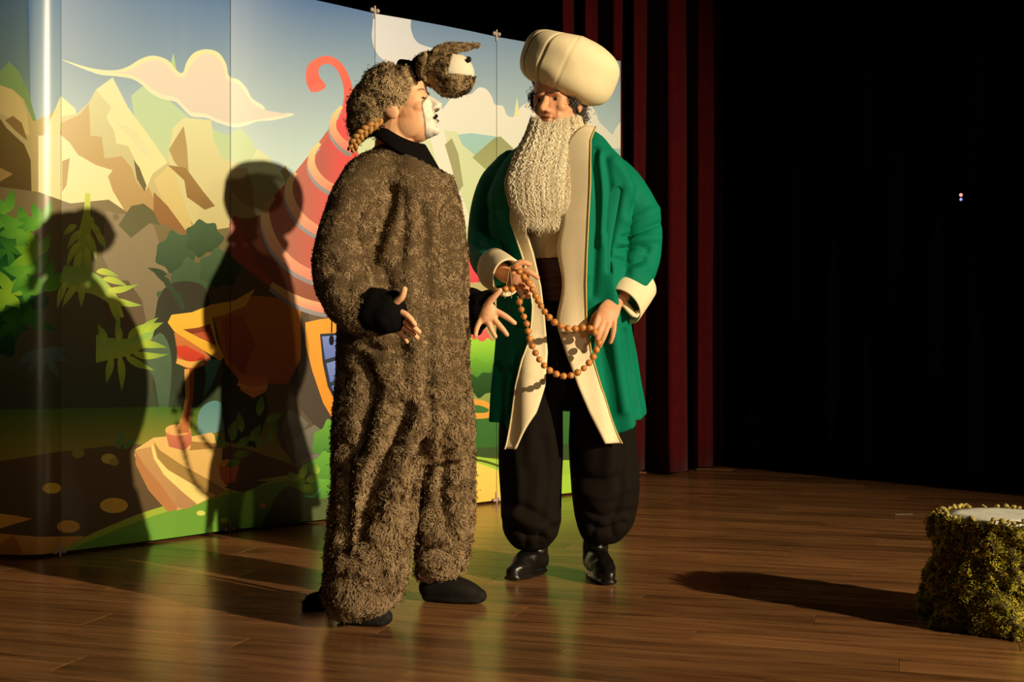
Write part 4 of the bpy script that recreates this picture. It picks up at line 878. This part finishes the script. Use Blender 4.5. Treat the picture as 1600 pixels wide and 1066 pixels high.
    V = creases(V, Fs, [([(848, 350), (846, 400)], 3, -.006), ([(866, 355), (868, 408)], 4, -.006), ([(857, 350), (858, 405)], 4, .005), ([(876, 360), (874, 405)], 3, .005)]); t.part('shirt', turn(V), Fs, mat('ivory_shirt', np.array([.72, .56, .36]), .85, spec=.2, bump=.15, bscale=300, vary=.06), label='ivory shirt under the robe')
    V, Fs = loft_rows([(406 + 3.4 * k, 794 + (k % 5 == 0) * 1.5, 952 - (k % 5 == 0) * 1.5, D0, .142 - .006 * (k % 5 == 0) + .002 * math.sin(k * 1.7)) for k in range(21)], 60, 2.2); t.part('sash', turn(V), Fs, mat('maroon_sash', (.045, .008, .010), .6, spec=.3, vary=.35, vscale=30, stretch=(.3, .3, 3)), label='wide dark maroon waist sash')
    M_trou = mat('black_trousers', (.0085, .0058, .0040), .85, spec=.10, bump=.15, bscale=300)
    hips = loft_rows([(468, 800, 952, D0, .13), (520, 796, 962, D0, .15), (570, 790, 972, D0, .15), (610, 800, 965, D0, .13), (628, 840, 925, D0, .08)], 50, 2.2, 14)
    l1 = loft_rows([(540, 794, 878, D0, .12), (630, 783, 879, D0, .125), (700, 781, 879, D0, .125), (760, 781, 879, D0, .125), (805, 783, 878, 4.375, .125), (832, 788, 874, 4.375, .115), (848, 798, 862, 4.38, .085), (855, 806, 856, 4.38, .06)], 44, 2.4, 30)
    l2 = loft_rows([(540, 884, 982, D0, .12), (630, 890, 990, D0, .125), (690, 889, 994, D0, .13), (745, 890, 996, D0, .13), (790, 894, 994, 4.375, .125), (818, 900, 988, 4.375, .115), (836, 908, 976, 4.375, .09), (846, 916, 964, 4.375, .06)], 44, 2.4, 30)
    V, Fs = union([hips, l1, l2], .0075, 4)
    V = creases(V, Fs, [([(790, 780), (830, 800), (868, 825)], 7, -.014), ([(800, 805), (840, 822), (872, 812)], 7, .012), ([(786, 815), (820, 836), (850, 842)], 6, -.014), ([(805, 700), (812, 760), (806, 800)], 8, .010), ([(850, 690), (856, 750), (848, 800)], 9, -.010), ([(830, 650), (826, 720)], 10, .008),
                        ([(905, 790), (940, 808), (985, 800)], 7, -.014), ([(900, 742), (935, 752), (962, 746)], 7, -.012), ([(900, 765), (940, 776), (985, 762)], 8, .010), ([(912, 815), (945, 828), (975, 818)], 6, -.014), ([(975, 700), (970, 760), (962, 800)], 8, -.012), ([(955, 690), (950, 740)], 10, .010), ([(930, 820), (925, 838)], 5, -.008), ([(955, 818), (957, 836)], 5, -.008), ([(820, 835), (822, 850)], 5, -.008), ([(845, 832), (842, 850)], 5, -.008)])
    V = V + vnormals(V, Fs) * (.007 * noise(V * np.array([1, 1, .5]), 12, 7))[:, None]; t.part('trousers', V, Fs, M_trou, label='baggy black trousers gathered at the ankles')
    M_boot = mat('black_leather', (.007, .006, .005), .34, spec=.5, bump=.2, bscale=90)
    for toe, heel, top in ((P(800, 900, 4.27), P(846, 893, 4.44), P(835, 848, 4.41)), (P(952, 905, 4.20), P(925, 893, 4.43), P(932, 838, 4.39))):
        toe = toe * (1, 1, 0); heel = heel * (1, 1, 0); a = toe - heel; W2 = lambda u, z: heel + a * u + np.array([0, 0, z])
        V, Fs = union([limb([W2(.12, .05), W2(.45, .055), W2(.75, .040), W2(.95, .030)], [.040, .042, .038, .026], 14, 20), limb([W2(.18, .05), W2(.22, .12), W2(.24, .19)], [.044, .045, .049], 10, 20), limb([W2(.08, .010), W2(.5, .010), W2(.98, .010)], [.034, .041, .030], 12, 18, flat=.30)], .0045, 3)
        V = V + vnormals(V, Fs) * (.004 * noise(V * np.array([1, 1, 2.2]), 28, 3))[:, None]; V[:, 2] = np.maximum(V[:, 2], 0.0); V[:, 2] -= V[:, 2].min() - .001; t.part('boot', V, Fs, M_boot, label='black leather ankle boot')
    # ---- robe: open coat shell with sleeves
    C = np.array([  # y, silhouette left/right, opening left/right, depth radius
        (206, 842, 918, 846, 905, .090), (216, 826, 932, 838, 896, .105), (232, 806, 944, 832, 886, .130), (262, 782, 966, 826, 884, .150), (300, 766, 982, 816, 882, .160), (350, 768, 972, 818, 880, .165), (400, 776, 966, 832, 878, .165), (450, 780, 968, 842, 876, .165), (500, 781, 975, 847, 876, .168),
        (550, 779, 983, 850, 886, .172), (600, 776, 991, 846, 902, .176), (640, 774, 998, 836, 918, .180), (700, 770, 1006, 806, 946, .184)], float)
    rowc = lambda y: [np.interp(y, C[:, 0], C[:, i]) for i in range(1, 6)]
    def coat_point(y, phi, off, hemk=1.0):
        xl, xr, ol, orr, ry = rowc(y); k = D0 / FPX; X = ((xl + xr) / 2 - 800) * k; rx = (xr - xl) / 2 * k
        fold = hemk * np.clip((y - 330) / 330, 0, 1) * (.011 * np.sin(phi * 9 + .6) + .008 * np.sin(phi * 15 + 2))
        s, c = np.sin(phi), np.cos(phi); s2 = np.sign(s) * np.abs(s) ** .9; c2 = np.sign(c) * np.abs(c) ** .8
        dx = (rx + off + fold) * s2
        return np.array([X + dx, D0 - (ry + off + fold) * c2 - YAW * float(sstep(600, 430, y)) * dx, EYE + (HZ - y) * k])
    def edge_phi(y, side):
        xl, xr, ol, orr, ry = rowc(y); v = ((orr if side > 0 else ol) - (xl + xr) / 2) / ((xr - xl) / 2); v = np.clip(v, -.98, .98); return math.asin(np.sign(v) * abs(v) ** (1 / .9))
    def hem(u):      # u 0 at right front edge ... 1 at left front edge
        return float(np.interp(u, [0, .09, .10, .28, .5, .75, .9, 1], [684, 662, 660, 641, 648, 652, 660, 692]))
    nu, nv = 150, 70
    S = np.zeros((2, nv, nu, 3))
    for j in range(nu):
        u = j / (nu - 1)
        for i in range(nv):
            y = 206 + (hem(u) - 206) * i / (nv - 1); pr_, pl_ = edge_phi(y, 1), edge_phi(y, -1) + 2 * math.pi; ph_ = pr_ + (pl_ - pr_) * u
            for k in (0, 1): S[k, i, j] = coat_point(y, ph_, .012 if k == 0 else .000)
    def shell(S):
        _, nv, nu, _ = S.shape; V = S.reshape(-1, 3); g = grid_faces(nv, nu); o2 = nv * nu; Fs = [g[:, ::-1], g + o2]
        b = np.concatenate([np.arange(nu), np.arange(1, nv) * nu + nu - 1, (nv - 1) * nu + np.arange(nu - 2, -1, -1), np.arange(nv - 2, 0, -1) * nu]); c = np.roll(b, -1)
        Fs.append(np.stack([b, c, c + o2, b + o2], 1)); return V, [np.concatenate(Fs)]
    slR = limb([P(940, 266, 4.33), P(970, 292, 4.32), P(994, 336, 4.32), P(999, 380, 4.31), P(992, 420, 4.28), P(984, 446, 4.25)], [.068, .076, .078, .076, .070, .064], 26, 28)
    slL = limb([P(802, 266, 4.49), P(778, 294, 4.53), P(765, 340, 4.55), P(763, 388, 4.50), P(770, 413, 4.36), P(779, 425, 4.25)], [.068, .070, .070, .070, .064, .056], 26, 28)
    V, Fs = union([shell(S), slR, slL], .0045, 3)
    V = creases(V, Fs, [([(966, 300), (962, 340), (956, 380), (954, 420)], 6, -.024), ([(975, 372), (1000, 362), (1030, 350)], 5, -.012), ([(970, 390), (995, 384), (1012, 390)], 6, -.014), ([(965, 405), (985, 412), (1005, 405)], 6, -.012), ([(980, 345), (1000, 340), (1024, 328)], 8, .010), ([(978, 380), (1000, 374), (1026, 372)], 6, .010), ([(990, 425), (1010, 418)], 6, .008),
                        ([(925, 235), (932, 300), (930, 380), (926, 460)], 7, -.012), ([(945, 250), (952, 300), (948, 360)], 7, -.012), ([(938, 240), (942, 310), (940, 380)], 7, .010), ([(918, 260), (919, 340), (917, 430)], 5, .008), ([(960, 250), (980, 280), (990, 310)], 8, .008), ([(934, 500), (940, 570), (952, 650)], 8, -.008), ([(958, 520), (968, 590), (976, 640)], 8, .014), ([(975, 520), (984, 590), (990, 635)], 7, -.008), ([(925, 560), (935, 610), (945, 655)], 6, .010),
                        ([(790, 500), (792, 580), (790, 640)], 7, .006), ([(800, 520), (804, 590), (803, 650)], 6, -.004), ([(770, 330), (790, 350), (800, 380)], 8, -.012), ([(745, 380), (770, 390), (790, 385)], 7, -.012)])
    V = V + vnormals(V, Fs) * (.0035 * noise(V * np.array([1, 1, .3]), 24, 7) + .005 * noise(V * np.array([1, 1, .25]), 11, 9))[:, None]
    M_green = mat('green_satin', (.0008, .185, .108), .75, spec=.12, bump=.12, bscale=300, vary=.06, vscale=5)
    robe = t.part('robe', V, Fs, M_green, label='long green robe open at the front')
    # white facing down both front edges, with piping
    M_face = mat('ivory_facing', np.array([.90, .76, .50]), .8, spec=.25, bump=.15, bscale=300, vary=.04); M_pipe = mat('gold_piping', (.62, .47, .14), .45, vary=.2, vscale=200)
    for side, wy in ((1, [(206, 20), (232, 26), (300, 28), (400, 27), (500, 27), (560, 26), (620, 26), (684, 24)]), (-1, [(206, 6), (300, 12), (350, 15), (420, 10), (480, 9), (530, 16), (560, 28), (600, 38), (640, 34), (692, 14)])):
        ys = np.linspace(206, 686 if side > 0 else 695, 110); Sf = np.zeros((2, len(ys), 9, 3)); pipe = []
        for i, y in enumerate(ys):
            w = np.interp(y, [a for a, _ in wy], [b for _, b in wy]); xl, xr, *_ = rowc(y); dphi = w / ((xr - xl) / 2); e = edge_phi(y, side)
            wob = .10 * math.sin(y * .05 + 1) * np.clip((y - 330) / 60, 0, 1) * np.clip((560 - y) / 60, 0, 1) * .35
            for j in range(9):
                g_ = .045 + wob * (side > 0); ph_ = e - side * g_ + side * (dphi + g_) * j / 8
                for k in (0, 1): Sf[k, i, j] = coat_point(y, ph_, .027 if k == 0 else .018)
            pipe.append(coat_point(y, e + side * dphi, .0275))
        Sx = Sf if side > 0 else Sf[:, :, ::-1]
        t.part('front_facing', *shell(Sx), M_face, robe, label='ivory front facing'); V, Fs = limb(np.array(pipe), np.full(len(pipe), .0030), smooth=False, m=6); t.part('piping', V, Fs, M_pipe if side > 0 else M_face, robe, label='gold piping' if side > 0 else 'ivory piping')
    # collar roll on the nape side and turned-back cuffs
    V, Fs = limb(PP([(905, 208, 4.30), (914, 203, 4.34), (914, 198, 4.42), (890, 196, 4.48), (860, 198, 4.47), (846, 206, 4.40)]), [.013, .015, .015, .015, .014, .012], 24, 12); t.part('collar', V, Fs, M_face, robe, label='ivory collar')
    def cuff(p0, p1, r0, r1, th=.008, wave=.05):
        p0, p1 = np.array(p0), np.array(p1); ax = nrm(p1 - p0); up = np.array([0, 0, 1.0]); A = nrm(up - ax * (ax @ up)); Bv = np.cross(ax, A); m = 48; w = np.linspace(0, 2 * math.pi, m, endpoint=False); R = []
        for u, rr in [(0, r0), (.04, r0 + .006), (.3, (r0 * .7 + r1 * .3) + .006), (.6, r0 * .4 + r1 * .6 + .005), (.96, r1 + .004), (1, r1), (.9, r1 - th), (.4, (r0 + r1) / 2 - th), (.1, r0 - th - .002)]:
            k = 1 + wave * np.sin(2 * w + 1 + u); R.append(p0 + (p1 - p0) * u + rr * (k * np.cos(w))[:, None] * A + rr * (k * np.sin(w))[:, None] * Bv * .92)
        R = np.array(R); n2 = len(R); q = np.arange(m); return R.reshape(-1, 3), np.concatenate([grid_faces(n2, m, True), np.stack([q + (n2 - 1) * m, (q + 1) % m + (n2 - 1) * m, (q + 1) % m, q], 1)])
    t.part('cuff', *cuff(P(996, 440, 4.29), P(972, 480, 4.205), .070, .070), M_face, robe, label='ivory turned-back cuff')
    t.part('cuff', *cuff(P(771, 420, 4.27), P(794, 434, 4.135), .062, .058), M_face, robe, label='ivory turned-back cuff')
    V, Fs = limb(PP([(970, 466, 4.22), (990, 492, 4.20), (996, 488, 4.20)]), [.03, .022, .012], 10, 14, flat=.4); t.part('shirt_cuff', V, Fs, M_face, robe, label='shirt cuff showing inside the sleeve')
    return t
elder = build_elder()

# ------------------------------------------------------------------ bead string between the hands
def build_beads():
    M_bead = mat('wooden_bead', (.60, .235, .055), .32, spec=.5, vary=.35, vscale=45, coat=.2); M_cord = mat('bead_cord', (.42, .26, .10), .7)
    up_ = PP([(806, 420, 4.065), (812, 425, 4.045), (818, 432, 4.035), (827, 443, 4.035), (834, 457, 4.035), (841, 470, 4.06), (847, 481, 4.08), (854, 491, 4.09), (863, 501, 4.10), (873, 508, 4.105), (885, 513, 4.11), (898, 514, 4.115), (910, 512, 4.12), (922, 513, 4.12), (930, 520, 4.105)])
    lo_ = PP([(936, 536, 4.105), (933, 544, 4.10), (929, 554, 4.10), (922, 565, 4.095), (913, 575, 4.09), (903, 582, 4.085), (892, 587, 4.08), (880, 588, 4.075), (868, 584, 4.07), (856, 577, 4.065), (844, 564, 4.06), (834, 546, 4.055), (827, 528, 4.05), (825, 516, 4.045), (822, 503, 4.04), (816, 489, 4.035), (812, 474, 4.03), (808, 462, 4.035)])
    base = np.array([.11, 4.08, .60])
    t = Thing('prayer_beads', base, 'long loop of round orange-brown wooden beads hanging between the robed hands', 'beads')
    bm_v, bm_f = ellipsoid((0, 0, 0), (.0112, .0112, .0108), n=9, m=14); me = make_mesh('bead', bm_v, bm_f); me.materials.append(M_bead); r = random.Random(2)
    def string(p, gap):
        q = spline(p, 600); s = np.r_[0, np.cumsum(np.linalg.norm(np.diff(q, axis=0), axis=1))]; n = int(s[-1] / gap)
        for k in range(n + 1):
            d = min(k * gap, s[-1]); c = [np.interp(d, s, q[:, i]) for i in range(3)]
            o = link('bead', me, None, t.o); o.location = np.array(c) - base; o.rotation_euler = (r.uniform(0, 3), r.uniform(0, 3), r.uniform(0, 3)); o.scale = (r.uniform(.92, 1.08),) * 3
        V, Fs = limb(q[::6], np.full(100, .0018), smooth=False, m=6); return (V, Fs)
    cs_ = [string(up_, .0245), string(lo_, .0245)]
    for x in (790, 800):
        q = PP([(797, 416, 4.06), ((797 + x) / 2, 434, 4.05), (x, 452, 4.045), (x - 1, 466, 4.045)]); V, Fs = limb(q, [.0012] * 4, 10, 5); cs_.append((V, Fs))
        o = link('bead', me, None, t.o); o.location = P(x, 452, 4.045) - base; o.scale = (.95,) * 3
    t.part('cord', *merge(cs_), M_cord)
build_beads()

# ------------------------------------------------------------------ moss-covered stump prop
def build_stump():
    cx, cy, H = 1.40, 3.67, .305
    t = Thing('tree_stump', (cx, cy, 0), 'moss-covered tree stump prop with a pale flat top at the right edge', 'stump')
    m, n = 220, 90; th = np.linspace(0, 2 * math.pi, m, endpoint=False); z = np.linspace(0.004, H - .006, n)
    prof = np.interp(z, [0, .05, .12, .2, H], [.215, .205, .188, .176, .166])
    R = np.stack([prof[:, None] * np.cos(th), prof[:, None] * np.sin(th), z[:, None] * np.ones(m)], -1) + (cx, cy, 0)
    nx = np.stack([np.cos(th)[None] * np.ones((n, 1)), np.sin(th)[None] * np.ones((n, 1)), 0 * prof[:, None] * np.ones(m)], -1)
    lump = .034 * np.abs(noise(R, 19, 3)) + .018 * np.abs(noise(R, 46, 4)) + .006 * noise(R, 100, 6) - .008
    R = R + nx * lump[..., None]; R[..., 2] = np.clip(R[..., 2] + .008 * noise(R, 40, 8) * (z[:, None] / H), .002, None)
    M_core = mat('stump_bark', (.050, .036, .014), .95, vary=.5, vscale=20)
    V, Fs = rings_mesh(R); V[-1, 2] = H - .04; t.part('trunk', V, Fs, M_core, label='dark bark body')
    M_moss = mat('moss', rough=.9, attr=True, spec=.1); x = V - (cx, cy, 0)
    fv, ff, fc, fn = fur(V, Fs, 42000, .013, .0034, 51, (.14, .14, .014), (.74, .62, .06), comb=(0, 0, -.2), lay=.5, clump=55, curl=.6, keep=(x[:, 2] < H + .02) & (np.hypot(x[:, 0], x[:, 1]) > .150), cnoise=26)
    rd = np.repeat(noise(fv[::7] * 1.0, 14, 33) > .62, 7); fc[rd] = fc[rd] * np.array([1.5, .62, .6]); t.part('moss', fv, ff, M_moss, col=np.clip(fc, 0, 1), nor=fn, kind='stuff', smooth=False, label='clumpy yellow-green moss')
    # pale sawn top, slightly cracked, with tufts of pale moss on its rim
    k = 64; a = np.linspace(0, 2 * math.pi, k, endpoint=False); rr = .152 + .004 * np.sin(5 * a) + .003 * np.sin(11 * a); rings = []
    for s, zz in ((.98, H - .02), (1, H - .002), (.985, H + .003), (.7, H + .005), (.3, H + .004), (.02, H + .0045)): rings.append(np.stack([cx + rr * s * np.cos(a), cy + rr * s * np.sin(a), np.full(k, zz)], 1))
    V, Fs = rings_mesh(np.array(rings)); t.part('top', V, Fs, mat('sawn_wood', under((250, 226, 190)), .7, vary=.12, vscale=30, bump=.3, bscale=60), label='pale sawn top')
    L = []; r = random.Random(4)
    for i in range(110):
        b = r.uniform(0, 2 * math.pi); q = r.uniform(.150, .170); s = r.uniform(.003, .009); L.append(ellipsoid((cx + q * math.cos(b), cy + q * math.sin(b), H + r.uniform(.000, .010)), (s, s, s * .8), rot('z', r.uniform(0, 180)), 6, 8))
    V, Fs = merge(L); V = V + vnormals(V, Fs) * (.004 * noise(V, 160, 2))[:, None]; rim = t.part('rim_moss', V, Fs, mat('pale_moss', (.42, .34, .09), .9, vary=.3, vscale=40), label='pale moss tufts along the rim', kind='stuff')
build_stump()

# ------------------------------------------------------------------ small things
v, f = box((0, 0, .0006), (.085, .012, .0012)); o = link('floor_tape', make_mesh('floor_tape', v, f, False), mat('white_tape', (.30, .25, .20), .6, vary=.1), label='small strip of whitish tape stuck on the floor behind the stump', cat='tape')
o.location = ((1412 - 800) * 5.88 / FPX, 5.88, .0004); o.rotation_euler = (0, 0, .12)
def build_indicator():
    c = P(1502, 308, 6.38); t = Thing('indicator_light', c, 'tiny red and blue status lights glowing in the dark right side', 'light')
    v, f = box(c + (0, .022, 0), (.03, .03, .055)); t.part('housing', v, f, M_black, smooth=False)
    v, f = ellipsoid(c + (0, .005, .011), (.009, .006, .009), n=8, m=12); t.part('lamp', v, f, mat('red_led', (.3, .1, .1), .4, emit=(1, .42, .36), estr=1.0), label='pinkish red glowing lamp')
    v, f = ellipsoid(c + (0, .005, -.011), (.0075, .006, .0075), n=8, m=12); t.part('lamp', v, f, mat('blue_led', (.1, .1, .3), .4, emit=(.42, .46, 1), estr=.9), label='bluish glowing lamp')
build_indicator()
